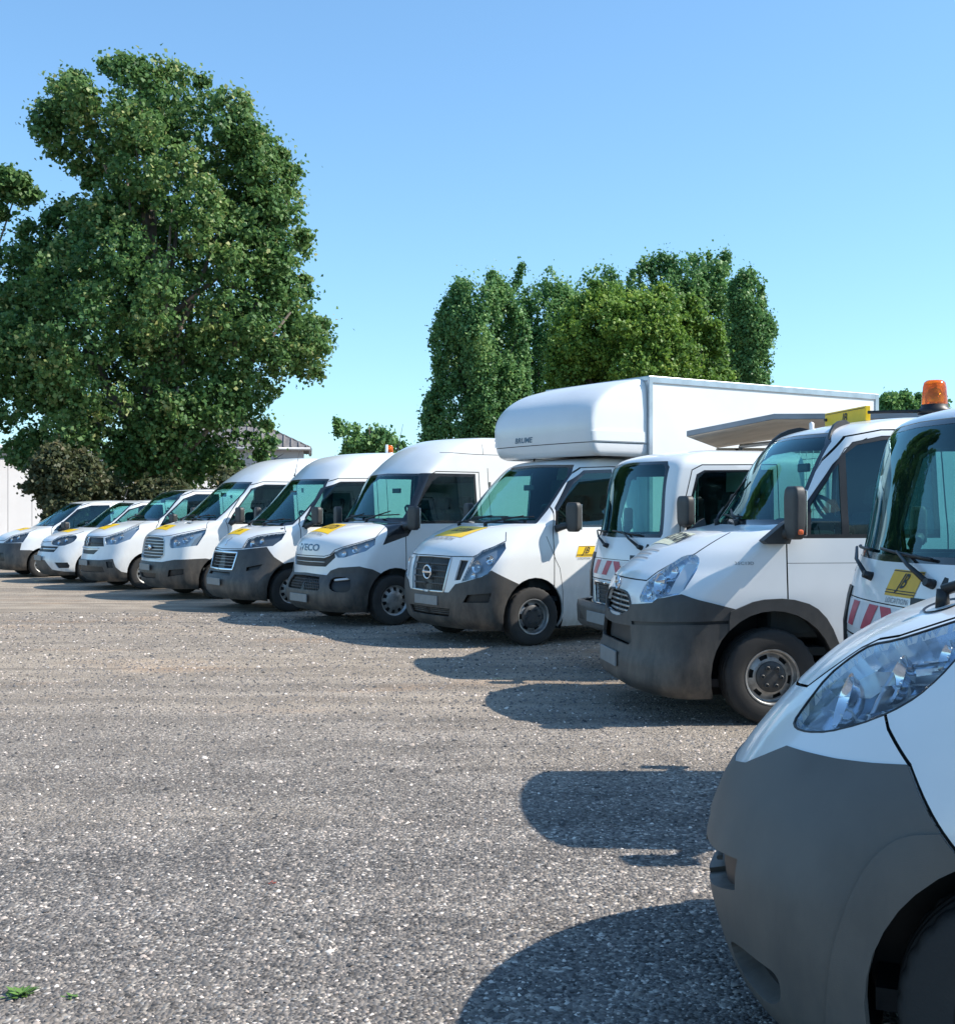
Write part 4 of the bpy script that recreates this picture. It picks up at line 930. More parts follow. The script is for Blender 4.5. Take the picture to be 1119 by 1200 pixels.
# ------------------------------------------------------------------ the fleet
def pose_from_contact(px, py, th, oh, ht):
    """vehicle origin (ground under the front bumper) from where its near front tyre touches the ground"""
    s = (py-597)/1.6; wx, wy = (px-559.5)/s, 1400/s; t = R(th)
    return wx-math.cos(t)*oh-math.sin(t)*ht, wy-math.sin(t)*oh+math.cos(t)*ht, th
def vroot(name, x, y, th, label, cat, group=None):
    o = empty(name, (x, y, 0), R(180+th)); tag(o, label, cat, group); return o
E2 = .3   # centre polygons run past the centre line by this much
def std_door(sh, df, zs, win, zb=.42, rear=None, m='white_paint', seamw=.012, grow=.05):
    """seams of the front door round the window outline `win` (front-bottom, up the pillar, top, rear-bottom)"""
    pts = [(df, zb), (df, zs)]
    for p in win[:-1]: pts.append((p[0]-grow*.6, p[1]+grow))
    rr = rear if rear else win[-1][0]+grow*1.4
    pts.append((rr, win[-2][1]+grow)); pts.append((rr, zb))
    return pts
def stickerJB(sh, mode, quad, m='sticker_yellow', txt='JB', flip=1, small='LOCATION', h=.5, tcol='ink_black', lines=True, shear=.25, tw=1.0):
    """yellow sign: quad = lower-left, lower-right, upper-right, upper-left as read"""
    st = sh.panel('sticker', m, mode, quad, .0035)
    a, b, c, d = [Vector(q) for q in quad]
    cx = (a+b+c+d)/4; ux = ((b-a)+(c-d))/2; uy = ((d-a)+(c-b))/2
    if txt:
        k = h*uy.length; U = ux.normalized(); V = uy.normalized()
        sh.text('lettering', tcol, mode, txt, (cx.x+uy.x*.06, cx.y+uy.y*.06), tuple(U*k*1.35*tw), tuple(V*k*1.35), .006, st, shear)
    if lines:
        for v0, v1 in ((.10, .14), (.20, .235), (.93, .965)):
            q = [a*(1-v0)+d*v0, b*(1-v0)+c*v0, b*(1-v1)+c*v1, a*(1-v1)+d*v1]
            sh.panel('printed_line', tcol, mode, [tuple(p) for p in q], .0055, st, 8, 1)
    if small:
        k = .10*ux.length; U = ux.normalized(); V = uy.normalized(); o = a*.5+b*.5-uy.normalized()*k*.8
        sh.text('lettering', 'ink_grey', mode, small, tuple(o), tuple(U*k*1.5), tuple(V*k*1.3), .005, st)
    return st
def bars(sh, name, m, mode, s0, s1, zs, w=.014, h=.012, off=-.028, parent=None):
    for z in zs:
        sh.strip(name, m, mode, [(s0, z), (s1 if not callable(s1) else s1(z), z)], w, h, off, True, parent)
def common(root, sh, K, arch, ohb, style, Rw=.34, ht=.97, rearwheel=None, w=.21, steer=0.0, wy=.99, floor=True):
    b, z, r = arch
    arch_liner(root, b, z, r+.012, wy-.035, wy-.42)
    for y in (ht, -ht): wheel(root, ohb, y, Rw, w, style, steer)
    if rearwheel:
        for y in (ht, -ht): wheel(root, rearwheel, y, Rw, w, style)
    vbox('underbody', 'steel_dark', .55, (rearwheel or 3)+.6, -wy+.22, wy-.22, .26, .32, root, 0) if floor else None

# ---- 7: box truck ------------------------------------------------------------------------
def build_luton():
    x, y, th = pose_from_contact(626, 757, 33, .84, .98)
    root = vroot('box_truck', x, y, th, 'white box truck with rounded pod over the cab and round badge on its grille', 'box truck')
    sh = Shell(root, KEYS['luton'], 2.65, .055, 24, 2.4)
    sh.seam(50, [(-E2, 1.055), (.30, 1.047), (.58, 1.05), (.952, 1.232), (.941, 1.33)], .010)
    bi = sh.region('front_bumper', 'dark_plastic', 50, [(-E2, .604), (.289, .628), (.372, .728), (.466, .754), (.70, .824), (.806, .898), (1.107, .732), (1.05, .05), (-E2, .05)], .010)
    sh.region('grille', 'black_trim', 50, [(-E2, 1.045), (.298, 1.031), (.202, .639), (-E2, .637)], -.03, .01)
    sh.region('grille_slot', 'black_trim', 50, [(.42, 1.01), (.526, 1.007), (.43, .78), (.352, .77)], -.03, .01)
    sh.region('lower_intake', 'black_trim', 50, [(-E2, .44), (.30, .439), (.282, .341), (-E2, .335)], -.03, .01)
    sh.region('fog_lamp_recess', 'black_trim', 50, [(.525, .612), (.808, .64), (.776, .531), (.468, .521)], -.035, .01)
    sh.region('headlight', 'clear_lens', 50, [(.443, .759), (.498, .87), (.58, 1.039), (.684, 1.124), (.946, 1.219), (.962, 1.147), (.886, 1.023), (.764, .856), (.657, .812)], -.004, .004,
              lens=dict(depth=.055, m='lamp_grey', bowls=[(.62, .94, .075), (.78, 1.02, .055), (.58, .84, .035)]))
    sh.region('windscreen_border', 'gloss_black', 0, [(-E2, 2.178), (.70, 2.152), (.79, 2.03), (.825, 1.786), (.848, 1.60), (.85, 1.43), (-E2, 1.425)], -.004, .006)
    sh.region('windscreen', 'screen_glass', 0, [(-E2, 2.145), (.66, 2.12), (.745, 2.01), (.782, 1.786), (.803, 1.60), (.80, 1.472), (-E2, 1.468)], -.006, .005)
    win = [(1.17, 1.40), (1.20, 1.60), (1.46, 1.92), (1.68, 2.06), (2.12, 2.08), (2.12, 1.40)]
    sh.region('window_border', 'gloss_black', 90, [(p[0]-.015, p[1]-.015) if i in (0, 5) else (p[0]-.01, p[1]+.018) for i, p in enumerate(win)], -.003, .006)
    sh.region('door_window', 'side_glass', 90, [(1.19, 1.42), (1.22, 1.60), (1.47, 1.90), (1.69, 2.035), (1.52, 2.035*0+1.93)][:0] or [(1.20, 1.415), (1.225, 1.59), (1.475, 1.90), (1.69, 2.04), (2.10, 2.055), (2.10, 1.415)], -.006, .005)
    sh.seam(90, std_door(sh, 1.12, 1.36, win, .36, 2.2), .012)
    sh.seam(90, [(1.02, 1.28), (1.14, 1.0), (1.2, .9), (1.25, .62), (1.27, .36)], .008)
    sh.hole(90, circle(.84, .37, .43))
    sh.finish()
    for z in (.72, .80, .875, .955): sh.strip('grille_bar', 'dark_plastic', 50, [(-.0, z), (.20+(z-.639)*.24, z)], .020, .016, -.028)
    for k in range(9): sh.strip('grille_bar', 'black_trim', 50, [(.02+.022*k, .65), (.02+.030*k, 1.03)], .005, .006, -.032)
    sh.strip('grille_surround', 'satin_chrome', 50, [(.0, .628), (.21, .630), (.308, 1.035)], .022, .010, .004)
    for z in (.365, .39, .415): sh.strip('grille_bar', 'dark_plastic', 50, [(0, z), (.28, z)], .010, .010, -.026)
    # round badge: ring and bar
    bm = bmesh.new(); p, n = sh.on(0, 0, .85, .0); q = p.x-.012
    ring = [(-q, .085*math.cos(a), .85+.078*math.sin(a)) for a in [2*math.pi*k/28 for k in range(29)]]
    tube(bm, ring, .013, 6, caps=False); box(bm, (-q-.006, -.105, .835), (-q+.012, .105, .865), .006)
    from_bm('badge', bm, 'chrome', root)
    plate(root, sh, .52, .26, -.035)
    stickerJB(sh, 'T', [(.31, -.42), (.28, .26), (.60, .36), (.62, -.30)], small='LOCATION', h=.34, lines=False, txt='LOCATION', tw=.5)
    stickerJB(sh, 90, [(1.44, 1.03), (1.70, 1.03), (1.74, 1.16), (1.49, 1.16)], h=.6)
    wiper(root, sh, 0, (-.42, 1.40), (.05, 1.50), (-.45, 1.49), (.35, 1.50)); wiper(root, sh, 0, (.22, 1.40), (.62, 1.50), (.25, 1.485), (.76, 1.50))
    common(root, sh, None, (.84, .37, .43), .84, 'nissan', .345, .98, None, .22, R(-4))
    mirror_part(root, 1.29, 1.15, 1.51, .052, .095, .175, 1.16, .97, 1.40)
    seats_and_cab(root, .98, .93, 1.44, 3, 2.45)
    vbox('door_handle', 'dark_plastic', 1.98, 2.14, .995, 1.025, 1.20, 1.24, root, .01)
    # cargo box
    bx0, bx1, hy, z0, z1 = 2.53, 6.85, 1.07, .86, 3.25
    cb = vbox('cargo_box', 'white_panel', bx0, bx1, -hy, hy, z0, z1, root, .006, 1)
    def rail(nm, b0, b1, y0, y1, za, zb_, m='aluminium'): return vbox(nm, m, b0, b1, y0, y1, za, zb_, cb, .008, 2)
    for s_ in (1, -1):
        ya, yb = (hy-.02, hy+.016) if s_ > 0 else (-hy-.016, -hy+.02)
        rail('roof_rail', bx0-.012, bx1+.012, ya, yb, z1-.075, z1+.014); rail('floor_rail', bx0-.012, bx1+.012, ya, yb, z0-.05, z0+.07)
        rail('corner_post', bx0-.014, bx0+.05, ya-.002, yb+.003, z0, z1+.010); rail('corner_post', bx1-.06, bx1+.016, ya-.002, yb+.003, z0, z1+.010)
    rail('roof_rail', bx0-.016, bx0+.04, -hy, hy, z1-.05, z1+.012)
    vbox('chassis_rail', 'steel_dark', 2.3, 6.7, .35, .45, .55, .85, root, 0); vbox('chassis_rail', 'steel_dark', 2.3, 6.7, -.45, -.35, .55, .85, root, 0)
    for y_ in (1.02, -1.02): wheel(root, 5.05, y_, .345, .24, 'nissan')
    vbox('side_guard', 'aluminium', 2.9, 4.5, 1.03, 1.05, .45, .57, root, .005); vbox('side_guard', 'aluminium', 2.9, 4.5, -1.05, -1.03, .45, .57, root, .005)
    # pod over the cab
    K = [(2.255, 1.68, .99, .05, .12, 3.6), (2.29, 1.60, 1.03, .05, .12, 3.6), (2.42, 1.56, 1.045, .05, .11, 5.5), (2.65, 1.545, 1.045, .05, .11, 6), (2.78, 1.575, 1.045, .05, .12, 6), (2.92, 1.67, 1.04, .05, .13, 5.5),
         (3.04, 1.82, 1.035, .05, .14, 5), (3.13, 1.99, 1.02, .05, .16, 4.2), (3.19, 2.17, .99, .04, .17, 2.8), (3.225, 2.32, .95, .03, .14, 2.6), (3.238, 2.44, .90, .02, .06, 2.4)]
    ps = Shell(root, K, 2.52, .05, 26, .9)
    ps.seam(50, [(-E2, 2.43), (1.2, 2.415), (2.6, 2.415)], .010)
    ps.region('pod_side_panel', 'gelcoat', 90, [(1.655, 2.435), (1.65, 2.545), (1.70, 2.555), (2.47, 2.56), (2.47, 2.435)], .018, .02)
    pod = ps.finish('gelcoat', 'cab_pod', 'white_panel', closed_rear=False)
    ps.text('lettering', 'ink_blue', 0, 'BRUME', (-.26, 2.487), (.125, 0), (0, .095), .004, pod, .25)
    vbox('pod_floor', 'white_panel', 1.72, 2.52, -.98, .98, 2.292, 2.31, root, 0)
    antenna(root, 1.9, -.5, 2.25, .0+.05)
    return root

# ---- 6: high-roof van with black pillars ---------------------------------------------------
def build_daily14():
    x, y, th = pose_from_contact(463, 733, 34, 1.0, .97)
    root = vroot('high_roof_van', x, y, th, 'white high-roof van with black windscreen pillars, next to the box truck', 'van', 'high-roof vans in the row')
    sh = Shell(root, KEYS['daily14'], 5.9, .055, 24, 2.8)
    sh.seam(50, [(-E2, .955), (.42, .955), (.52, .98), (.59, 1.045), (.70, 1.085), (.868, 1.13), (1.149, 1.215), (1.25, 1.36)], .010)
    sh.region('front_bumper', 'dark_plastic', 50, [(-E2, .714), (.121, .714), (.477, .695), (.537, .762), (.657, .804), (.955, .826), (1.12, .784), (1.228, .718), (1.15, .05), (-E2, .05)], .008)
    sh.region('grille', 'black_trim', 50, [(-E2, .931), (.425, .932), (.509, .964), (.588, 1.03), (.60, .94), (.45, .812), (-E2, .804)], -.022, .01)
    sh.region('lower_grille', 'black_trim', 50, [(-E2, .690), (.36, .667), (.386, .513), (.355, .485), (-E2, .478)], -.03, .01)
    sh.region('fog_lamp_recess', 'black_trim', 50, [(.564, .675), (.836, .682), (.855, .527), (.794, .475), (.606, .479), (.522, .537)], -.035, .012, rnd=1)
    sh.region('headlight', 'clear_lens', 50, [(.579, 1.01), (.632, .941), (.73, .942), (1.034, 1.032), (1.146, 1.118), (1.149, 1.206), (.868, 1.119), (.704, 1.074)], -.003, .004,
              lens=dict(depth=.05, m='lamp_grey', bowls=[(.72, 1.0, .045), (.88, 1.055, .05), (1.04, 1.11, .035)]))
    ws = [(-E2, 2.135), (.78, 2.11), (.86, 1.98), (.90, 1.56), (.905, 1.43), (-E2, 1.435)]
    win = [(1.20, 1.42), (1.24, 1.55), (1.62, 2.02), (1.76, 2.09), (2.38, 2.09), (2.38, 1.42)]
    sh.region('pillar_trim', 'gloss_black', 90, [(.80, 1.11), (1.21, 1.235), (1.33, 1.40), (2.40, 1.40), (2.40, 2.115), (1.55, 2.115), (1.40, 2.07), (1.0, 1.56), (.93, 1.42), (.86, 1.22)], .001, .012)
    sh.region('windscreen_border', 'gloss_black', 0, ws, -.003, .006)
    sh.region('windscreen', 'screen_glass', 0, [(-E2, 2.10), (.74, 2.075), (.80, 1.96), (.845, 1.60), (.845, 1.475), (-E2, 1.475)], -.005, .005)
    sh.region('door_window', 'side_glass', 90, [(1.28, 1.44), (1.32, 1.56), (1.66, 2.0), (1.78, 2.07), (2.36, 2.07), (2.36, 1.44)], -.004, .005)
    sh.seam(90, std_door(sh, 1.17, 1.30, win, .38, 2.46), .012)
    sh.seam(90, [(2.62, .4), (2.62, 2.2)], .010); sh.seam(90, [(3.9, .4), (3.9, 2.2)], .010)
    sh.seam(90, [(1.9, 2.42), (2.4, 2.40), (3.2, 2.40)], .008); sh.seam(90, [(2.55, 2.4), (2.55, 2.62)], .008)
    sh.hole(90, circle(1.0, .37, .425)); sh.hole(90, circle(4.3, .37, .42))
    sh.finish()
    for z in (.835, .87, .905): sh.strip('grille_bar', 'satin_chrome' if z == .87 else 'dark_plastic', 50, [(0, z), (.42, z+.004)], .011, .010, -.020)
    for k in range(9): sh.strip('grille_bar', 'dark_plastic', 50, [(.07+.033*k, .49), (.07+.033*k, .68)], .008, .008, -.028)
    for z in (.52, .56, .60, .64): sh.strip('grille_bar', 'dark_plastic', 50, [(0, z), (.37, z)], .008, .010, -.028)
    sh.strip('daytime_lamp', 'frosted_lens', 50, [(.60, .645), (.83, .668)], .03, .015, -.02)
    sh.text('lettering', 'ink_blue', 0, 'IVECO', (.03, 1.065), (.205, 0), (0, .13), .005, None)
    plate(root, sh, .37, .26, .02)
    stickerJB(sh, 'T', [(.44, -.52), (.33, .26), (.74, .05), (.86, -.62)], h=.5, txt='LOCATION', tw=.35, lines=False)
    wiper(root, sh, 0, (-.45, 1.42), (.0, 1.52), (-.5, 1.50), (.3, 1.50)); wiper(root, sh, 0, (.2, 1.42), (.6, 1.56), (.25, 1.5), (.78, 1.52))
    common(root, sh, None, (1.0, .37, .425), 1.0, 'cap', .35, .975, 4.3)
    arch_liner(root, 4.3, .37, .43, .95, .55)
    mirror_part(root, 1.20, 1.13, 1.48, .05, .092, .165, 1.15, .97, 1.38)
    seats_and_cab(root, 1.1, .94, 1.44, 3, 2.62)
    antenna(root, 1.86, -.45, 2.50, .40)
    vbox('door_handle', 'dark_plastic', 2.20, 2.36, .965, 1.0, 1.20, 1.24, root, .01)
    return root

# ---- 5 --------------------------------------------------------------------------------------
def build_boxer():
    x, y, th = pose_from_contact(342, 717, 34, .95, .98)
    root = vroot('high_roof_van', x, y, th, 'white high-roof van with a square chrome-framed grille and an amber beacon on its roof', 'van', 'high-roof vans in the row')
    sh = Shell(root, KEYS['boxer'], 5.9, .06, 22, 2.8)
    sh.seam(50, [(-E2, .958), (.574, .985), (.65, 1.14), (.80, 1.19), (1.063, 1.227), (1.267, 1.25), (1.2, 1.33)], .010)
    sh.region('front_bumper', 'dark_plastic', 50, [(-E2, .944), (.186, .944), (.574, .967), (1.012, 1.016), (1.13, .863), (1.284, .738), (1.2, .05), (-E2, .05)], .010)
    sh.region('grille', 'black_trim', 50, [(-E2, .895), (.481, .894), (.412, .671), (-E2, .669)], -.025, .01)
    sh.region('lower_intake', 'black_trim', 50, [(-E2, .615), (.386, .61), (.398, .561), (-E2, .566)], -.025, .01)
    sh.region('fog_lamp_recess', 'black_trim', 50, [(.702, .701), (.971, .754), (.904, .674), (.696, .641)], -.03, .01)
    sh.region('headlight', 'clear_lens', 50, [(.571, .983), (.654, 1.127), (.803, 1.179), (1.063, 1.214), (1.267, 1.235), (1.224, 1.131), (1.1, 1.032), (1.041, 1.028)], -.003, .004,
              lens=dict(depth=.05, m='lamp_dark', bowls=[(.74, 1.08, .055), (.90, 1.12, .045)]))
    sh.region('windscreen_border', 'gloss_black', 0, [(-E2, 2.11), (.74, 2.095), (.83, 1.9), (.87, 1.50), (.86, 1.36), (.70, 1.335), (-E2, 1.335)], -.003, .006)
    sh.region('windscreen', 'screen_glass', 0, [(-E2, 2.08), (.70, 2.065), (.79, 1.86), (.825, 1.52), (.81, 1.41), (.55, 1.385), (-E2, 1.385)], -.005, .005)
    win = [(1.12, 1.32), (1.2, 1.48), (1.58, 1.95), (1.85, 2.05), (2.45, 2.06), (2.45, 1.32)]
    sh.region('window_border', 'gloss_black', 90, win, -.003, .006)
    sh.region('door_window', 'side_glass', 90, [(1.15, 1.335), (1.22, 1.46), (1.60, 1.93), (1.86, 2.03), (2.43, 2.04), (2.43, 1.335)], -.005, .005)
    sh.seam(90, std_door(sh, 1.10, 1.26, win, .38, 2.52), .012)
    sh.seam(90, [(2.7, .4), (2.7, 2.2)], .01); sh.seam(90, [(3.95, .4), (3.95, 2.2)], .01)
    sh.hole(90, circle(.95, .36, .42)); sh.hole(90, circle(4.4, .36, .42))
    sh.finish()
    for k in range(8): sh.strip('grille_bar', 'dark_plastic', 50, [(.22+.03*k, .675), (.22+.034*k, .89)], .007, .008, -.022)
    for z in (.72, .77, .82, .86): sh.strip('grille_bar', 'satin_chrome', 50, [(.09, z), (.43+(z-.67)*.2, z)], .006, .008, -.022)
    sh.strip('grille_surround', 'chrome', 50, [(.09, .655), (.435, .657), (.51, .92), (.13, .925)], .03, .012, .008)
    lion = [(-.05, 1.02), (-.02, 1.05), (-.03, 1.09), (.02, 1.15), (.05, 1.165), (.03, 1.13), (.045, 1.11), (.01, 1.09), (.02, 1.05), (.0, 1.02)]
    sh.strip('badge', 'chrome', 0, [(-.01, 1.025), (.0, 1.06), (-.015, 1.09), (.02, 1.13), (.045, 1.15)], .022, .008, .002, both=False)
    plate(root, sh, .46, .26, .07)
    stickerJB(sh, 'T', [(.46, -.44), (.43, .16), (.64, .10), (.68, -.46)], h=.42, txt='JB', lines=False, small='')
    wiper(root, sh, 0, (-.5, 1.34), (.0, 1.42), (-.6, 1.40), (.2, 1.41)); wiper(root, sh, 0, (.2, 1.34), (.6, 1.43), (.2, 1.41), (.74, 1.43))
    common(root, sh, None, (.95, .36, .42), .95, 'cap', .34, .985, 4.4)
    arch_liner(root, 4.4, .36, .43, .97, .55)
    mirror_part(root, 1.30, 1.14, 1.50, .05, .09, .14, 1.18, .98, 1.36)
    seats_and_cab(root, .95, .94, 1.36, 3, 2.62)
    antenna(root, 1.62, -.35, 2.17, .42)
    vbox('door_handle', 'dark_plastic', 2.26, 2.42, .985, 1.015, 1.16, 1.20, root, .01)
    # low blister and beacon on the roof
    bm = bmesh.new(); lathe(bm, [(.055, 0), (.06, .02), (.055, .10), (.04, .125), (.001, .13)], 16, 'z'); bmesh.ops.translate(bm, vec=(-3.3, -.05, 2.59), verts=bm.verts)
    bcn = from_bm('beacon', bm, 'amber_lens', root, True)
    bm = bmesh.new(); lathe(bm, [(.06, -.03), (.065, 0), (.055, .01)], 16, 'z'); box(bm, (.05, -.03, -.02), (.075, .03, .15), .004); bmesh.ops.translate(bm, vec=(-3.3, -.05, 2.58), verts=bm.verts); from_bm('beacon_bracket', bm, 'white_paint', bcn)
    return root

# ---- 4 --------------------------------------------------------------------------------------
def build_transit():
    x, y, th = pose_from_contact(259, 702, 34, 1.0, .97)
    root = vroot('high_roof_van', x, y, th, 'white high-roof van with a tall rounded grille of horizontal chrome bars', 'van', 'high-roof vans in the row')
    sh = Shell(root, KEYS['transit'], 5.9, .06, 22, 2.8)
    sh.seam(50, [(-E2, 1.13), (.40, 1.125), (.56, 1.14), (.80, 1.19), (1.19, 1.27), (1.15, 1.38)], .010)
    sh.region('front_bumper', 'dark_plastic', 50, [(-E2, .664), (.411, .668), (.689, .715), (1.176, .733), (1.3, .70), (1.2, .05), (-E2, .05)], .008)
    sh.region('grille', 'black_trim', 50, round_poly([(-E2, 1.111), (.377, 1.10), (.43, 1.03), (.44, .80), (.36, .722), (-E2, .717)], 1), -.025, .01)
    sh.region('lower_intake', 'black_trim', 50, [(-E2, .459), (.283, .463), (.253, .369), (-E2, .353)], -.025, .01)
    sh.region('fog_lamp_recess', 'black_trim', 50, [(.584, .535), (.864, .558), (.862, .458), (.555, .413)], -.03, .01)
    sh.region('headlight', 'clear_lens', 50, [(.60, .913), (.56, .98), (.57, 1.085), (.646, 1.133), (1.186, 1.252), (1.174, 1.172), (1.064, .963), (.768, .925)], -.003, .004,
              lens=dict(depth=.05, m='lamp_grey', bowls=[(.68, 1.02, .06), (.86, 1.06, .055), (.98, 1.12, .04)]))
    sh.region('bonnet_vent', 'black_trim', 'T', [(.60, .18), (.60, .48), (.68, .50), (.68, .14)], -.01, .01)
    sh.region('windscreen_border', 'gloss_black', 0, [(-E2, 2.125), (.73, 2.105), (.82, 1.9), (.87, 1.55), (.865, 1.40), (-E2, 1.39)], -.003, .006)
    sh.region('windscreen', 'screen_glass', 0, [(-E2, 2.09), (.70, 2.07), (.78, 1.88), (.825, 1.56), (.82, 1.445), (-E2, 1.44)], -.005, .005)
    win = [(1.12, 1.34), (1.22, 1.50), (1.62, 1.98), (1.88, 2.06), (2.45, 2.06), (2.45, 1.32)]
    sh.region('window_border', 'gloss_black', 90, win, -.003, .006)
    sh.region('door_window', 'side_glass', 90, [(1.16, 1.36), (1.24, 1.49), (1.64, 1.96), (1.89, 2.04), (2.43, 2.04), (2.43, 1.34)], -.005, .005)
    sh.seam(90, std_door(sh, 1.13, 1.28, win, .38, 2.52), .012)
    sh.hole(90, circle(1.0, .36, .42)); sh.hole(90, circle(4.6, .36, .42))
    sh.finish()
    for z in (.775, .83, .885, .94, .995, 1.05): sh.strip('grille_bar', 'satin_chrome', 50, [(0, z), (.405, z)], .016, .014, -.024)
    sh.strip('grille_surround', 'satin_chrome', 50, [(.0, .712), (.36, .716), (.448, .80), (.44, 1.04), (.38, 1.11), (.0, 1.118)], .014, .008, .002)
    bm = bmesh.new(); lathe(bm, [(.001, .012), (.05, .010), (.058, 0), (.055, -.01)], 24, 'y')
    p, n = sh.on(0, 0, .92); bmesh.ops.transform(bm, matrix=Matrix.Translation((-p.x+.01, 0, .92)) @ Matrix.Rotation(R(-90), 4, 'Z') @ Matrix.Diagonal((1.6, 1, .8, 1)), verts=bm.verts)
    from_bm('badge', bm, 'chrome', root, True)
    plate(root, sh, .565, .26, -.045)
    stickerJB(sh, 'T', [(.28, -.50), (.24, .28), (.46, .20), (.50, -.54)], h=.36, lines=False, small='', txt='LOCATION', tw=.35)
    wiper(root, sh, 0, (-.5, 1.39), (.0, 1.48), (-.6, 1.46), (.2, 1.47)); wiper(root, sh, 0, (.2, 1.39), (.6, 1.48), (.2, 1.46), (.74, 1.48))
    common(root, sh, None, (1.0, .36, .42), 1.0, 'cap', .34, .975, 4.6)
    arch_liner(root, 4.6, .36, .43, .97, .55)
    mirror_part(root, 1.28, 1.14, 1.50, .05, .09, .14, 1.18, .98, 1.38)
    seats_and_cab(root, .95, .94, 1.40, 3, 2.62)
    bm = bmesh.new(); tube(bm, [(-2.5, -.1, 2.56), (-2.7, -.1, 2.68), (-2.72, -.1, 2.69)], [.012, .006, .004], 5); from_bm('antenna', bm, 'black_trim', root)
    return root

# ---- 3 --------------------------------------------------------------------------------------
def build_trafic():
    x, y, th = pose_from_contact(172, 691, 35, .93, .93)
    root = vroot('low_roof_van', x, y, th, 'white low-roof van with a black grille, a diamond badge and a long angular headlight', 'van')
    sh = Shell(root, KEYS['trafic'], 5.0, .065, 20, 2.6)
    sh.seam(50, [(-E2, 1.06), (.52, 1.06), (.66, 1.09), (.883, 1.17), (1.131, 1.335), (1.15, 1.40)], .012)
    sh.region('front_bumper', 'dark_plastic', 50, [(-E2, .59), (.489, .597), (.77, .624), (.824, .467), (.918, .374), (1.15, .302), (1.15, .02), (-E2, .02)], .008)
    sh.region('grille', 'black_trim', 50, [(-E2, 1.049), (.50, 1.046), (.545, .868), (-E2, .844)], -.02, .01)
    sh.region('lower_grille', 'black_trim', 50, [(-E2, .772), (.401, .797), (.275, .707), (-E2, .704)], -.02, .01)
    sh.region('lower_intake', 'black_trim', 50, [(-E2, .47), (.55, .47), (.60, .36), (-E2, .34)], -.02, .01)
    sh.region('fog_lamp_recess', 'black_trim', 50, [(.62, .57), (.76, .57), (.78, .45), (.66, .45)], -.02, .01)
    sh.region('headlight', 'clear_lens', 50, [(.57, .90), (.545, 1.03), (.68, 1.083), (.883, 1.155), (1.131, 1.324), (1.192, 1.21), (1.066, 1.01), (.825, .911)], -.003, .004, lens=dict(depth=.05, m='lamp_grey', bowls=[(.72, 1.0, .06), (.90, 1.07, .05)]))
    sh.region('windscreen_border', 'gloss_black', 0, [(-E2, 2.0), (.62, 1.99), (.77, 1.82), (.85, 1.50), (.86, 1.37), (-E2, 1.365)], -.003, .006)
    sh.region('windscreen', 'screen_glass', 0, [(-E2, 1.96), (.59, 1.95), (.73, 1.78), (.80, 1.50), (.80, 1.42), (-E2, 1.415)], -.005, .005)
    win = [(1.2, 1.28), (1.32, 1.46), (1.72, 1.82), (2.0, 1.92), (2.5, 1.92), (2.5, 1.26)]
    sh.region('window_border', 'gloss_black', 90, win, -.003, .006)
    sh.region('door_window', 'side_glass', 90, [(1.24, 1.30), (1.34, 1.45), (1.74, 1.80), (2.01, 1.90), (2.48, 1.90), (2.48, 1.28)], -.005, .005)
    sh.seam(90, std_door(sh, 1.12, 1.25, win, .36, 2.57), .012)
    sh.hole(90, circle(.93, .35, .40)); sh.hole(90, circle(3.9, .35, .40))
    sh.finish()
    sh.strip('grille_surround', 'satin_chrome', 50, [(.0, .822), (.42, .828)], .022, .010, .002)
    sh.strip('grille_bar', 'dark_plastic', 50, [(.02, .93), (.53, .94)], .012, .012, -.018)
    sh.strip('badge', 'chrome', 0, [(0, .87), (.055, .95), (0, 1.035)], .022, .012, .0)
    plate(root, sh, .535, .26, -.03)
    stickerJB(sh, 'T', [(.36, -.54), (.30, .26), (.66, .16), (.70, -.48)], h=.36, lines=False, small='', txt='JB')
    wiper(root, sh, 0, (-.5, 1.37), (.0, 1.46), (-.6, 1.44), (.2, 1.45))
    common(root, sh, None, (.93, .35, .40), .93, 'cap', .335, .935, 3.9, wy=.95)
    mirror_part(root, 1.42, 1.06, 1.42, .05, .09, .09, 1.32, .93, 1.32)
    seats_and_cab(root, 1.12, .90, 1.36, 3, 2.75, ztop=1.9, zseat=.85)
    return root

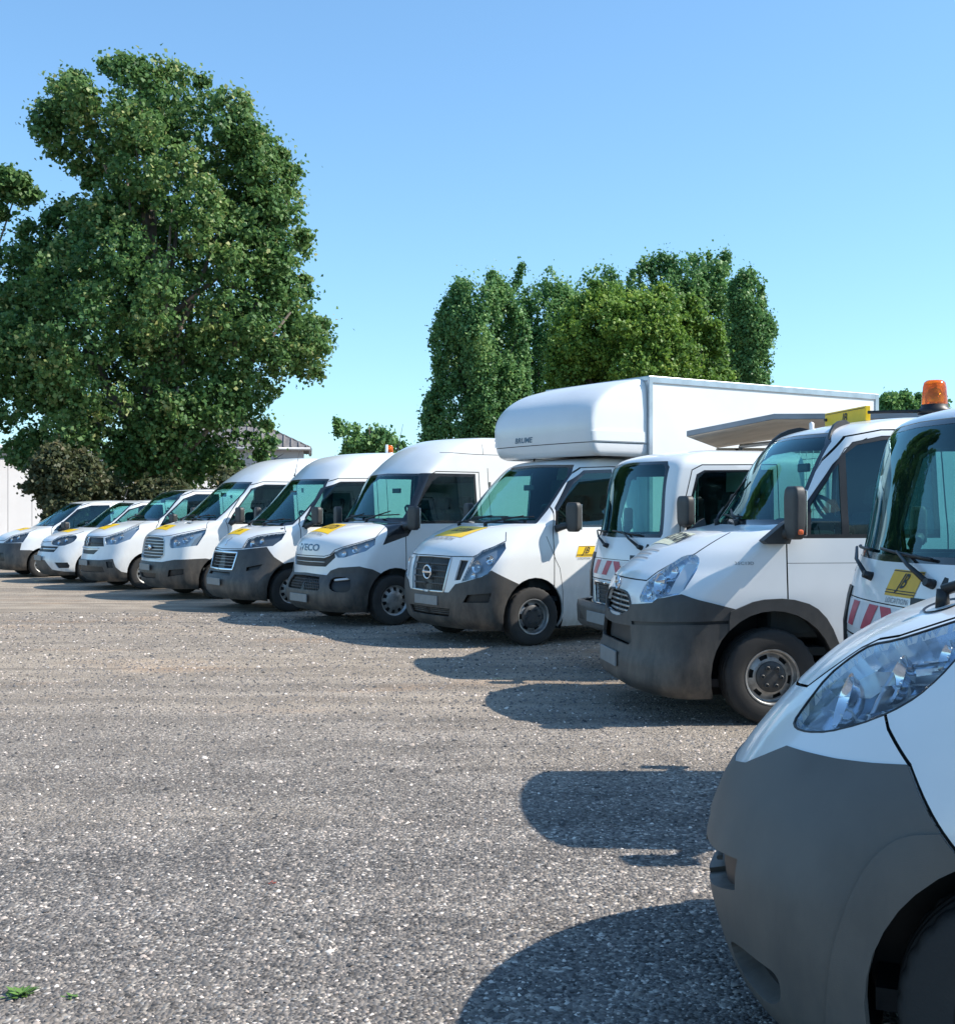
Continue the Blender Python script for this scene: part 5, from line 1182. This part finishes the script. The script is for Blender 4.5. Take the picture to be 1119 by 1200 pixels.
# ---- 1, 2: compact vans -----------------------------------------------------------------------
def build_compact(which):
    if which == 2:
        x, y, th = pose_from_contact(108, 683, 35, .88, .86)
        root = vroot('compact_van', x, y, th, 'small white van with white bumper and oval headlight, second from the left', 'van')
    else:
        x, y, th = pose_from_contact(50, 676.5, 35, .88, .86)
        root = vroot('compact_van', x, y, th, 'small white van with a deep black front bumper at the left end of the row', 'van')
    sh = Shell(root, KEYS['compact'], 4.3, .07, 18, 2.4)
    if which == 2:
        sh.seam(50, [(-E2, .86), (.36, .90), (.51, 1.015), (.88, 1.07), (1.0, 1.12)], .012)
        sh.region('lower_valance', 'dark_plastic', 50, [(-E2, .49), (.224, .496), (.45, .30), (.743, .259), (1.2, .24), (1.2, .02), (-E2, .02)], .006)
        sh.region('grille', 'black_trim', 50, [(-E2, .80), (.58, .798), (.471, .674), (-E2, .679)], -.02, .01)
        sh.region('fog_lamp_recess', 'black_trim', 50, [(.518, .454), (.821, .456), (.864, .382), (.842, .333), (.619, .332)], -.02, .01)
        lp = round_poly([(.33, .843), (.365, .929), (.506, 1.003), (.874, 1.054), (.966, .994), (.898, .885), (.654, .798)], 1)
    else:
        sh.seam(50, [(-E2, .86), (.35, .87), (.54, .985), (.932, 1.08), (1.0, 1.14)], .012)
        sh.region('front_bumper', 'dark_plastic', 50, [(-E2, .80), (.324, .803), (.838, .813), (.822, .649), (1.018, .647), (1.2, .6), (1.2, .02), (-E2, .02)], .010)
        sh.region('lower_intake', 'black_trim', 50, [(-E2, .58), (.40, .58), (.45, .40), (-E2, .38)], -.02, .01)
        lp = [(.323, .808), (.544, .97), (.932, 1.064), (.935, .972), (.863, .826)]
    sh.region('headlight', 'clear_lens', 50, lp, -.003, .004, lens=dict(depth=.05, m='lamp_dark', bowls=[(.55, .90, .05), (.72, .95, .05)]))
    sh.region('windscreen_border', 'gloss_black', 0, [(-E2, 1.76), (.60, 1.745), (.73, 1.55), (.80, 1.30), (.80, 1.20), (-E2, 1.195)], -.003, .006)
    sh.region('windscreen', 'screen_glass', 0, [(-E2, 1.73), (.57, 1.715), (.69, 1.53), (.755, 1.31), (.755, 1.24), (-E2, 1.235)], -.005, .005)
    win = [(1.12, 1.10), (1.28, 1.24), (1.72, 1.60), (2.05, 1.70), (2.5, 1.71), (2.5, 1.08)]
    sh.region('window_border', 'gloss_black', 90, win, -.003, .006)
    sh.region('door_window', 'side_glass', 90, [(1.17, 1.12), (1.30, 1.23), (1.74, 1.58), (2.06, 1.68), (2.48, 1.69), (2.48, 1.10)], -.005, .005)
    sh.seam(90, std_door(sh, 1.08, 1.06, win, .34, 2.56), .012)
    sh.hole(90, circle(.88, .33, .375)); sh.hole(90, circle(3.55, .33, .375))
    sh.finish()
    if which == 2: sh.strip('grille_bar', 'chrome', 50, [(.05, .74), (.50, .745)], .02, .014, -.016)
    plate(root, sh, .54, .26, -.03)
    stickerJB(sh, 'T', [(.54, -.38), (.52, .30), (.77, .28), (.79, -.40)], h=.36, lines=False, small='', txt='JB')
    if which == 2: antenna(root, 1.86, .0, 1.78, .30)
    common(root, sh, None, (.88, .33, .375), .88, 'cap', .315, .865, 3.55, w=.19, wy=.885)
    mirror_part(root, 1.36, 1.0, 1.22, .065, .11, .085, 1.25, .86, 1.14)
    seats_and_cab(root, 1.1, .84, 1.18, 2, 2.6, ztop=1.65, zseat=.72)
    return root

# ---- 9: pick-up / tipper cab in the middle foreground ------------------------------------------
def build_daily09():
    x, y, th = pose_from_contact(905, 850, 7, 1.0, .97)
    root = vroot('tipper_truck', x, y, th, 'white tipper truck almost side-on with yellow roof sign and orange beacon', 'truck')
    sh = Shell(root, KEYS['daily09'], 3.3, .045, 28, 2.9)
    sh.seam(55, [(-.4, 1.058), (.30, 1.052), (.431, 1.052), (.512, 1.12), (.62, 1.185), (.80, 1.262), (.99, 1.42)], .009)
    gi = sh.region('front_bumper', 'dark_plastic', 55, [(-.4, .75), (.078, .748), (.196, .768), (.292, .86), (.537, .893), (.576, .923), (.79, .969), (.997, .912), (1.155, .862), (1.15, .05), (-.4, .05)], .010, .025)
    fl = sh.region('arch_flare', 'dark_plastic', 90, round_poly([(.66, .60), (.66, .845), (.711, .863), (.879, .932), (1.119, .942), (1.313, .888), (1.434, .765), (1.54, .517), (1.58, .10), (.66, .10)], 1), .022, .03, only=None)
    sh.region('sill_trim', 'dark_plastic', 90, [(1.50, .10), (1.50, .50), (3.4, .50), (3.4, .10)], .010, .02, only=(0,))
    sh.region('lower_intake', 'black_trim', 0, [(-.2, .68), (.07, .684), (.426, .696), (.471, .574), (.415, .546), (-.2, .56)], -.05, .01)
    sh.region('bumper_groove', 'black_trim', 55, [(.31, .735), (.807, .770), (1.16, .784), (1.16, .757), (.808, .747), (.321, .708)], -.004, .01, only=(gi,))
    sh.region('grille', 'black_trim', 0, round_poly([(-.3, .953), (.05, .953), (.266, .945), (.341, .911), (.393, .854), (.366, .807), (.245, .771), (-.3, .772)], 1), -.045, .01)
    hl9 = sh.region('headlight', 'clear_lens', 55, round_poly([(.371, .887), (.435, 1.039), (.543, 1.133), (.64, 1.205), (.70, 1.245), (.80, 1.262), (.866, 1.225), (.859, 1.125), (.79, .975), (.655, .948), (.576, .925), (.537, .897)], 1), -.003, .005,
              lens=dict(depth=.075, m='reflector', bowls=[(.55, 1.045, .085), (.66, 1.13, .055), (.47, .95, .04)]))
    ws = [(-.3, 2.215), (.62, 2.200), (.73, 2.12), (.80, 1.78), (.845, 1.56), (.845, 1.495), (.6, 1.478), (-.3, 1.475)]
    sh.region('windscreen_border', 'gloss_black', 0, ws, -.004, .008)
    sh.region('windscreen', 'screen_glass', 0, [(-.3, 2.185), (.60, 2.168), (.685, 2.09), (.755, 1.76), (.80, 1.56), (.79, 1.525), (-.3, 1.52)], -.006, .006)
    win = [(1.24, 1.385), (1.27, 1.60), (1.50, 1.94), (1.66, 2.11), (1.90, 2.16), (2.32, 2.17), (2.32, 1.385)]
    sh.region('window_border', 'black_trim', 90, win, -.003, .012)
    sh.region('quarter_window', 'side_glass', 90, [(1.30, 1.415), (1.315, 1.63), (1.50, 1.895), (1.545, 1.945), (1.545, 1.415)], -.010, .006)
    sh.region('door_window', 'side_glass', 90, [(1.60, 1.415), (1.60, 2.02), (1.70, 2.09), (1.92, 2.13), (2.28, 2.14), (2.28, 1.415)], -.010, .006)
    sh.seam(90, [(1.115, .86), (1.110, 1.36), (1.20, 1.56), (1.46, 1.97), (1.63, 2.155), (1.90, 2.205), (2.36, 2.215), (2.38, 1.4), (2.38, .5)], .011)
    sh.seam(90, [(1.20, 1.47), (1.36, 1.72), (1.60, 2.06), (1.78, 2.14)], .006)
    sh.seam(90, [(1.115, 1.20), (2.38, 1.20)], .004)
    ca = circle(1.0, .375, .475, 32)
    sh.hole(90, ca)
    sh.finish()
    l9 = [o for o in sh.objs[hl9]][0]
    for (a_, b_, zf, zb, cv) in ((.44, .60, .95, 1.0, .02), (.50, .64, 1.06, 1.11, .02)): sh.shelf('reflector_shelf', 'chrome', 55, a_, b_, zf, zb, -.012, -.06, l9, 6, cv)
    sh.panel('indicator_lens', 'frosted_lens', 55, [(.665, .975), (.775, .985), (.845, 1.205), (.735, 1.20)], -.02, l9)
    for z, s1 in ((.80, .29), (.838, .36), (.878, .36), (.918, .30)): sh.strip('grille_bar', 'satin_chrome', 0, [(0, z), (s1, z)], .017, .014, -.035)
    for s_ in (.06, .13, .20, .27): sh.strip('grille_bar', 'dark_plastic', 0, [(s_, .785), (s_, .94)], .008, .008, -.040)
    sh.strip('grille_surround', 'dark_plastic', 0, round_poly([(-.02, .953), (.05, .957), (.266, .949), (.345, .913), (.397, .854), (.366, .802), (.245, .765), (-.02, .765)], 1)[1:-3], .018, .008, .002)
    # round badge with a trotting outline inside a ring
    bm = bmesh.new(); p, n = sh.on(0, 0, 1.005, 0); q = p.x-.012
    tube(bm, [(-q, .062*math.cos(a), 1.005+.052*math.sin(a)) for a in [2*math.pi*k/24 for k in range(25)]], .010, 6, caps=False)
    tube(bm, [(-q, -.035, 1.0), (-q-.002, .0, 1.02), (-q, .03, 1.03)], [.012, .015, .009], 6); tube(bm, [(-q, -.03, .98), (-q, 0, 1.01), (-q, .02, .98)], .008, 5)
    from_bm('badge', bm, 'chrome', root)
    plate(root, sh, .42, .26, .006, .06)
    sh.panel('sticker', 'sticker_faded', 'T', [(.48, -.50), (.45, .15), (.68, .13), (.72, -.55)], .003, None)
    sh.text('lettering', 'ink_black', 'T', 'LOCATION', (.60, -.16), (.0-.02, .145), (.19, .01), .006, None)
    for i, (b_, w_) in enumerate(((.27, .56), (.315, .44), (.36, .6))): sh.panel('printed_line', 'ink_grey', 'T', [(b_, -.14-w_/2), (b_, -.14+w_/2), (b_+.012, -.14+w_/2), (b_+.012, -.14-w_/2)], .004, None, 12, 1)
    sh.text('lettering', 'ink_grey', 90, '35C13D', (.785, 1.20), (.042, 0), (0, .032), .003, None)
    wiper(root, sh, 0, (-.30, 1.47), (-.62, 1.60), (-.78, 1.55), (-.40, 1.85)); wiper(root, sh, 0, (.18, 1.475), (-.22, 1.58), (-.45, 1.545), (.12, 1.53))
    common(root, sh, None, (1.0, .375, .475), 1.0, 'steel', .358, .975, None, .225)
    mirror_part(root, 1.115, 1.115, 1.575, .050, .085, .195, 1.06, .975, 1.42, indicator=True, sides=(1,))
    mirror_part(root, 1.40, 1.00, 1.56, .050, .060, .18, 1.10, .97, 1.42, sides=(-1,))
    for sg in (1, -1):   # triangular mirror foot
        bm = bmesh.new(); pts = [(.90, 1.37), (.93, 1.345), (1.10, 1.345), (1.12, 1.40), (1.10, 1.52), (1.06, 1.50)]
        a_ = [bm.verts.new((-p_[0], sg*(.955), p_[1])) for p_ in pts]; b_ = [bm.verts.new((-p_[0]-.01, sg*(1.035), p_[1])) for p_ in pts]
        for k in range(6): bm.faces.new((a_[k], a_[(k+1) % 6], b_[(k+1) % 6], b_[k]))
        bm.faces.new(a_); bm.faces.new(b_); bmesh.ops.recalc_face_normals(bm, faces=bm.faces[:])
        from_bm('mirror_foot', bm, 'dark_plastic', root)
    seats_and_cab(root, 1.15, .93, 1.49, 3, 3.15, ztop=1.45, zseat=.98)
    vbox('door_handle', 'dark_plastic', 2.15, 2.3, .985, 1.02, 1.20, 1.24, root, .01)
    # roof: two black bar feet, bars, sign, beacon
    for sg in (1, -1):
        bm = bmesh.new(); bb = [1.56, 1.60, 1.65, 1.71, 1.78, 1.84]
        P_ = [sh.on('T', b_, sg*(.66-.05*i), -.01)[0] for i, b_ in enumerate(bb)]; hh = [.01, .035, .05, .055, .05, .02]; rg = []
        for p_, h_ in zip(P_, hh): rg.append([bm.verts.new(c) for c in ((-p_.x, p_.y-.035, p_.z), (-p_.x, p_.y-.022, p_.z+h_), (-p_.x, p_.y+.022, p_.z+h_), (-p_.x, p_.y+.035, p_.z))])
        for a_, b_ in zip(rg, rg[1:]):
            for k in range(3): bm.faces.new((a_[k], a_[k+1], b_[k+1], b_[k]))
        bm.faces.new(rg[-1]); bmesh.ops.recalc_face_normals(bm, faces=bm.faces[:]); from_bm('roof_bar_foot', bm, 'black_trim', root)
    rod('roof_bar', 'black_trim', [(2.0, .42, 2.375), (2.5, .50, 2.385), (3.25, .50, 2.38)], .014, root); rod('roof_bar', 'black_trim', [(2.0, -.42, 2.375), (2.5, -.50, 2.385), (3.25, -.50, 2.38)], .014, root)
    sg_ = vbox('roof_sign', 'sticker_yellow', 2.02, 2.06, -.46, .34, 2.315, 2.435, root, .004)
    tm = text_mesh('JB', .25); bm = bmesh.new(); bm.from_mesh(tm)
    for v in bm.verts: v.co = (-2.017, -.06+v.co.x*.12, 2.365+v.co.y*.10)
    from_bm('lettering', bm, 'ink_black', sg_)
    vbox('printed_line', 'ink_black', 2.016, 2.03, -.44, .32, 2.418, 2.423, sg_, 0)
    rod('sign_post', 'steel_dark', [(2.07, -.3, 2.28), (2.07, -.3, 2.41)], .012, root); rod('sign_post', 'steel_dark', [(2.07, .2, 2.28), (2.07, .2, 2.41)], .012, root)
    bx, by, bz = 2.52, .50, 2.375
    bm = bmesh.new(); lathe(bm, [(.001, -.02), (.13, -.02), (.13, .02), (.105, .035), (.10, .06), (.001, .06)], 28, 'z'); bmesh.ops.translate(bm, vec=(-bx, by, bz), verts=bm.verts); bs = from_bm('beacon', bm, 'black_trim', root, True)
    bm = bmesh.new(); lathe(bm, [(.098, .06), (.096, .10), (.088, .20), (.080, .235), (.058, .252), (.001, .256)], 28, 'z', wob=lambda j, k: .0018*(k % 2)); bmesh.ops.translate(bm, vec=(-bx, by, bz), verts=bm.verts); from_bm('beacon_dome', bm, 'amber_lens', bs, True)
    bm = bmesh.new(); lathe(bm, [(.05, .062), (.055, .12), (.03, .18), (.001, .19)], 16, 'z'); bmesh.ops.translate(bm, vec=(-bx, by, bz), verts=bm.verts); from_bm('beacon_reflector', bm, 'chrome', bs, True)
    # white dome aerial, rack beam and tipping body
    bm = bmesh.new(); lathe(bm, [(.02, -.02), (.022, .03), (.001, .045)], 10, 'z'); bmesh.ops.translate(bm, vec=(-1.80, -.22, 2.30), verts=bm.verts); from_bm('aerial_dome', bm, 'white_paint', root, True)
    vbox('rack_beam', 'aluminium', 2.62, 6.2, .30, .36, 2.36, 2.41, root, .006)
    tipper_bed(root, 3.45, 6.4, .95, True)
    for y_ in (1.0, -1.0): wheel(root, 4.75, y_, .358, .24, 'steel')
    return root
def tipper_bed(root, b0, b1, hy, mesh_head):
    vbox('bed_floor', 'steel_dark', b0, b1, -hy-.05, hy+.05, .92, 1.0, root, .01)
    for s_ in (1, -1):
        ya, yb = (hy+.02, hy+.05) if s_ > 0 else (-hy-.05, -hy-.02)
        vbox('dropside', 'white_panel', b0+.06, b1-.04, ya, yb, 1.0, 1.4, root, .008)
        vbox('chassis_rail', 'steel_dark', b0-.9, b1-.1, .35*s_-.05, .35*s_+.05, .60, .90, root, 0)
    vbox('tailboard', 'white_panel', b1-.03, b1, -hy, hy, 1.0, 1.4, root, .008)
    if mesh_head:
        bm = bmesh.new()
        for k in range(15):
            yy = -hy+.05+(2*hy-.1)*k/14; tube(bm, [(-b0-.02, yy, 1.0), (-b0-.02, yy, 2.2)], .004, 4)
        for k in range(13): tube(bm, [(-b0-.02, -hy+.05, 1.0+.1*k), (-b0-.02, hy-.05, 1.0+.1*k)], .004, 4)
        for s_ in (1, -1): tube(bm, [(-b0-.02, s_*(hy-.03), .95), (-b0-.02, s_*(hy-.03), 2.3)], .025, 6)
        tube(bm, [(-b0-.02, -hy+.03, 2.3), (-b0-.02, hy-.03, 2.3)], .025, 6)
        from_bm('headboard_mesh', bm, 'aluminium', root)
    else:
        vbox('headboard', 'white_panel', b0, b0+.04, -hy, hy, 1.0, 1.9, root, .008)

# ---- 8, 10: flat-nosed trucks --------------------------------------------------------------------
def build_cabover(which):
    if which == 8:
        root = vroot('cab_over_truck', 1.24, 11.85, 15, 'white flat-nosed truck half hidden between the box truck and the tipper truck', 'truck', 'flat-nosed trucks')
    else:
        root = vroot('cab_over_truck', 2.05, 6.4, 0, 'white flat-nosed truck with yellow JB sign between its wipers, at the right edge', 'truck', 'flat-nosed trucks')
    sh = Shell(root, KEYS['cabover'], 1.75, .045, 26, 1.5)
    ws = [(-.3, 2.075), (.66, 2.06), (.73, 2.0), (.765, 1.7), (.80, 1.37), (.79, 1.335), (-.3, 1.318)]
    sh.region('windscreen_border', 'gloss_black', 0, ws, -.003, .008)
    sh.region('windscreen', 'screen_glass', 0, [(-.3, 2.045), (.635, 2.03), (.69, 1.98), (.725, 1.7), (.76, 1.39), (.75, 1.37), (-.3, 1.355)], -.005, .006)
    sh.region('grille', 'black_trim', 0, [(-.3, .86), (.34, .86), (.30, .66), (-.3, .66)], -.03, .01)
    sh.region('headlight', 'clear_lens', 35, [(.44, .88), (.76, .90), (.82, .80), (.78, .66), (.45, .64)], -.003, .004, lens=dict(depth=.06, m='lamp_grey', bowls=[(.55, .77, .07), (.70, .78, .055)]))
    win = [(.52, 1.34), (.50, 1.50), (.62, 1.93), (.70, 1.97), (1.42, 1.98), (1.42, 1.34)]
    sh.region('window_border', 'gloss_black', 90, win, -.003, .008)
    sh.region('door_window', 'side_glass', 90, [(.55, 1.36), (.53, 1.50), (.645, 1.91), (.71, 1.95), (1.40, 1.96), (1.40, 1.36)], -.006, .006)
    sh.seam(90, [(.46, .62), (.44, 1.3), (.45, 1.5), (.575, 1.97), (.68, 2.02), (1.46, 2.03), (1.48, 1.3), (1.48, .62)], .010)
    sh.seam(0, [(-.3, 1.108), (.84, 1.108)], .006); sh.seam(0, [(-.3, .90), (.84, .905)], .009)
    sh.hole(90, circle(.98, .42, .42))
    sh.finish(body_name='cab_shell')
    # chevron band
    bd = sh.panel('chevron_band', 'hivis_white', 0, [(-.80, .945), (.80, .945), (.80, 1.095), (-.80, 1.095)], .002, None, 40, 3)
    bd.name = 'chevron_band'
    def slant(y0, w, dx):
        sh.panel('chevron_stripe', 'hivis_red', 0, [(y0, .95), (y0+w, .95), (y0+w+dx, 1.092), (y0+dx, 1.092)], .0045, bd, 4, 4)
    for k in range(3): slant(-.13-.31*k, .135, .11)
    for k in range(2): slant(.245+.31*k, .135, -.11)
    for z in (.70, .745, .79, .83): sh.strip('grille_bar', 'dark_plastic', 0, [(0, z), (.31, z)], .012, .012, -.024)
    sh.strip('grille_surround', 'chrome', 0, [(.0, .868), (.35, .868), (.31, .65), (.0, .65)], .028, .014, .002)
    # bumper
    bm = bmesh.new()
    K = [(-.86, .30), (-.84, .10), (-.76, .01), (-.5, -.04), (0, -.055), (.5, -.04), (.76, .01), (.84, .10), (.86, .30)]
    lo = []; up = []
    Pz = [(.40, .03), (.44, 0), (.60, -.008), (.655, .0), (.665, .05)]
    rings = [[bm.verts.new((-(b_+dz), y_, z_)) for z_, dz in Pz] for y_, b_ in K]
    for a_, b_ in zip(rings, rings[1:]):
        for k in range(len(Pz)-1): f = bm.faces.new((a_[k], b_[k], b_[k+1], a_[k+1])); f.smooth = True
    bmesh.ops.recalc_face_normals(bm, faces=bm.faces[:])
    bp = from_bm('front_bumper', bm, 'dark_plastic', root)
    m_ = bp.modifiers.new('thickness', 'SOLIDIFY'); m_.thickness = .02
    vbox('bumper_intake', 'black_trim', -.045, -.02, .30, .55, .47, .56, root, .01); vbox('bumper_intake', 'black_trim', -.045, -.02, -.55, -.30, .47, .56, root, .01)
    vbox('number_plate', 'plate_white', -.075, -.060, -.26, .26, .47, .58, root, .004)
    for s_ in (1, -1):   # corner air deflectors
        bm = bmesh.new(); pz = [(.70, .0), (.95, .006), (1.10, .0), (1.16, -.004)]
        rg = []
        for z_, o_ in pz:
            p1, n1 = sh.on(70, .26, z_, .012+o_); p2, n2 = sh.on(70, .34, z_, .014+o_)
            rg.append([bm.verts.new((-v_.x, v_.y*s_, v_.z)) for v_ in (p1-n1*.02, p1, p2, p2-n2*.02)])
        for a_, b_ in zip(rg, rg[1:]):
            for k in range(3): bm.faces.new((a_[k], a_[k+1], b_[k+1], b_[k]))
        bmesh.ops.recalc_face_normals(bm, faces=bm.faces[:]); from_bm('corner_trim', bm, 'black_trim', root)
    if which == 10:
        stickerJB(sh, 0, [(.165, 1.155), (.475, 1.155), (.515, 1.29), (.205, 1.29)], 'sticker_amber', h=.58, small='LOCATION', shear=.3, tw=.8)
    wiper(root, sh, 0, (-.10, 1.235), (-.60, 1.37), (-.74, 1.38), (-.22, 1.375)); wiper(root, sh, 0, (.60, 1.235), (.22, 1.375), (-.05, 1.385), (.55, 1.35))
    common(root, sh, None, (.98, .42, .42), .98, 'steel', .34, .84, None, .21, wy=.85, floor=False)
    mirror_part(root, .42, 1.02, 1.585, .045, .09, .14, .50, .84, 1.50, sides=(1,))
    mirror_part(root, .66, .95, 1.50, .045, .05, .12, .60, .84, 1.42, sides=(-1,))
    seats_and_cab(root, .30, .80, 1.34, 3 if which == 8 else 2, 1.62, ztop=1.35 if which == 10 else 1.7, zseat=.95)
    vbox('door_handle', 'dark_plastic', 1.28, 1.42, .85, .88, 1.16, 1.20, root, .01)
    tipper_bed(root, 1.95, 4.7, .92, which == 8)
    for y_ in (.92, -.92): wheel(root, 3.6, y_, .34, .24, 'steel')
    return root

# ---- 11: the nearest van --------------------------------------------------------------------------
def build_ducato():
    x, y, th = pose_from_contact(1227, 1378, -21, .95, .98)
    root = vroot('panel_van', x, y, th, 'nearest white van with huge clear headlight and grey bumper, cropped at the lower right', 'van')
    sh = Shell(root, KEYS['ducato'], 5.4, .032, 40, 2.8)
    lamp = [(.494, .965), (.505, 1.01), (.528, 1.095), (.594, 1.164), (.64, 1.196), (.752, 1.222), (.847, 1.256), (.932, 1.29), (.985, 1.308), (1.03, 1.305), (1.062, 1.262), (1.04, 1.216), (1.006, 1.158), (.962, 1.106), (.892, 1.057), (.802, 1.013), (.691, .974), (.60, .957), (.53, .953)]
    # bonnet shut line, bumper shut line
    sh.seam(60, [(-.2, 1.03), (.30, 1.03), (.44, 1.05), (.53, 1.12), (.60, 1.18), (.66, 1.212), (.752, 1.232), (.847, 1.268), (.985, 1.322), (1.02, 1.40)], .007)
    bp = sh.region('front_bumper', 'grey_plastic', 60, [(-.6, .78), (.20, .785), (.334, .815), (.44, .862), (.537, .907), (.633, .912), (.77, .920), (.896, .932), (1.007, .946), (1.044, .898), (1.08, .855), (1.16, .75), (1.24, .60), (1.3, .05), (-.6, .05)], .004, .07)
    sh.seam(60, [(.874, 1.052), (.905, 1.018), (1.003, .946), (1.044, .897), (1.08, .853), (1.16, .75)], .009, only=(bp,))
    sh.region('bumper_flare', 'grey_plastic', 90, round_poly([(.43, .02), (.445, .42), (.485, .58), (.545, .71), (.62, .78), (.70, .80), (.95, .83), (1.2, .80), (1.4, .60), (1.48, .35), (1.48, .02)], 2), .014, .03, only=(bp,))
    sh.region('bumper_slot', 'black_trim', 60, [(.18, .565), (.30, .572), (.50, .60), (.50, .515), (.30, .455), (.14, .42)], -.05, .02)
    sh.region('lower_grille', 'black_trim', 0, [(-.3, .62), (.30, .62), (.34, .44), (-.3, .42)], -.05, .02)
    sh.region('fog_lamp_recess', 'black_trim', 60, round_poly([(.41, .330), (.50, .352), (.60, .352), (.690, .345), (.69, .27), (.62, .225), (.50, .24), (.43, .27)], 2), -.06, .02)
    lp = sh.region('headlight', 'clear_lens', 60, round_poly(lamp, 1), -.002, .006, lens=dict(depth=.09, m='reflector', bowls=[(.66, 1.06, .085), (.84, 1.14, .075), (.97, 1.22, .045)]))
    sh.region('windscreen_border', 'gloss_black', 0, [(-.3, 2.11), (.74, 2.095), (.83, 1.9), (.87, 1.50), (.86, 1.385), (.70, 1.365), (-.3, 1.365)], -.003, .006)
    sh.region('windscreen', 'screen_glass', 0, [(-.3, 2.08), (.70, 2.065), (.79, 1.86), (.825, 1.52), (.81, 1.43), (.55, 1.41), (-.3, 1.41)], -.005, .005)
    # wiper well at the bonnet's rear corner
    win = [(1.2, 1.34), (1.28, 1.48), (1.66, 1.95), (1.93, 2.05), (2.5, 2.06), (2.5, 1.34)]
    sh.region('window_border', 'gloss_black', 90, win, -.003, .006)
    sh.region('door_window', 'side_glass', 90, [(1.23, 1.36), (1.30, 1.47), (1.68, 1.93), (1.94, 2.03), (2.48, 2.04), (2.48, 1.36)], -.005, .005)
    sh.seam(90, std_door(sh, 1.18, 1.30, win, .38, 2.58), .010)
    sh.hole(90, circle(.95, .36, .415, 40)); sh.hole(90, circle(4.0, .36, .415))
    sh.finish()
    # lamp internals: ribbed chrome steps behind the lens
    lens = [o for o in sh.objs[lp]][0]
    for (a_, b_, zf, zb, cv) in ((.53, .775, .968, 1.035, .004), (.79, .93, 1.04, 1.10, .045), (.80, .96, 1.115, 1.165, .03), (.84, 1.0, 1.175, 1.215, .03)):
        sh.shelf('reflector_shelf', 'chrome', 60, a_, b_, zf, zb, -.012, -.075, lens, 8, cv)
        sh.strip('reflector_rib', 'frosted_lens', 60, [(a_, zb+.004), (b_, zb+.004+cv)], .008, .012, -.074, parent=lens)
    sh.shelf('reflector_shelf', 'satin_chrome', 60, .57, .74, 1.06, 1.17, -.02, -.08, lens, 8, .02)
    sh.strip('reflector_rib', 'satin_chrome', 60, [(.785, 1.0), (.79, 1.20)], .012, .04, -.07, parent=lens)
    sh.strip('lamp_seal', 'black_trim', 60, round_poly(lamp, 1), .007, .002, -.001, closed=True)
    for z in (.48, .53, .58): sh.strip('grille_bar', 'dark_plastic', 0, [(0, z), (.30, z)], .014, .014, -.04)
    # wiper at the foot of the windscreen, spindle in a dark dished recess
    bm = bmesh.new(); p, n = sh.on('T', .72, .26, .001)
    lathe(bm, [(.075, .003), (.06, -.004), (.03, -.006), (.001, -.006)], 28, 'z'); q = Matrix.Translation((-p.x, p.y, p.z)) @ Vector((-n.x, n.y, n.z)).to_track_quat('Z', 'Y').to_matrix().to_4x4() @ Matrix.Diagonal((1.5, .8, 1, 1))
    bmesh.ops.transform(bm, matrix=q, verts=bm.verts); from_bm('wiper_well', bm, 'black_trim', root, True)
    bm = bmesh.new(); tube(bm, [(-p.x, p.y, p.z-.01), (-p.x, p.y, p.z+.05)], [.022, .018], 12); tube(bm, [(-p.x, p.y, p.z+.045), (-p.x-.22, p.y+.05, p.z+.13), (-p.x-.55, p.y+.14, p.z+.42)], [.018, .013, .009], 8); from_bm('wiper', bm, 'black_trim', root)
    wiper(root, sh, 0, (-.5, 1.38), (.0, 1.46), (-.6, 1.44), (.2, 1.45), name='wiper')
    common(root, sh, None, (.95, .36, .415), .95, 'cap', .342, .985, 4.0, .215, wy=1.0)
    arch_liner(root, 4.0, .36, .43, .97, .55)
    mirror_part(root, 1.38, 1.17, 1.50, .07, .12, .15, 1.24, .98, 1.36)
    seats_and_cab(root, 1.0, .94, 1.38, 3, 2.6)
    return root
# ------------------------------------------------------------------ build
for fn, a in ((build_luton, ()), (build_daily14, ()), (build_boxer, ()), (build_transit, ()), (build_trafic, ()), (build_compact, (2,)), (build_compact, (1,)), (build_daily09, ()), (build_cabover, (8,)), (build_cabover, (10,)), (build_ducato, ())):
    fn(*a)
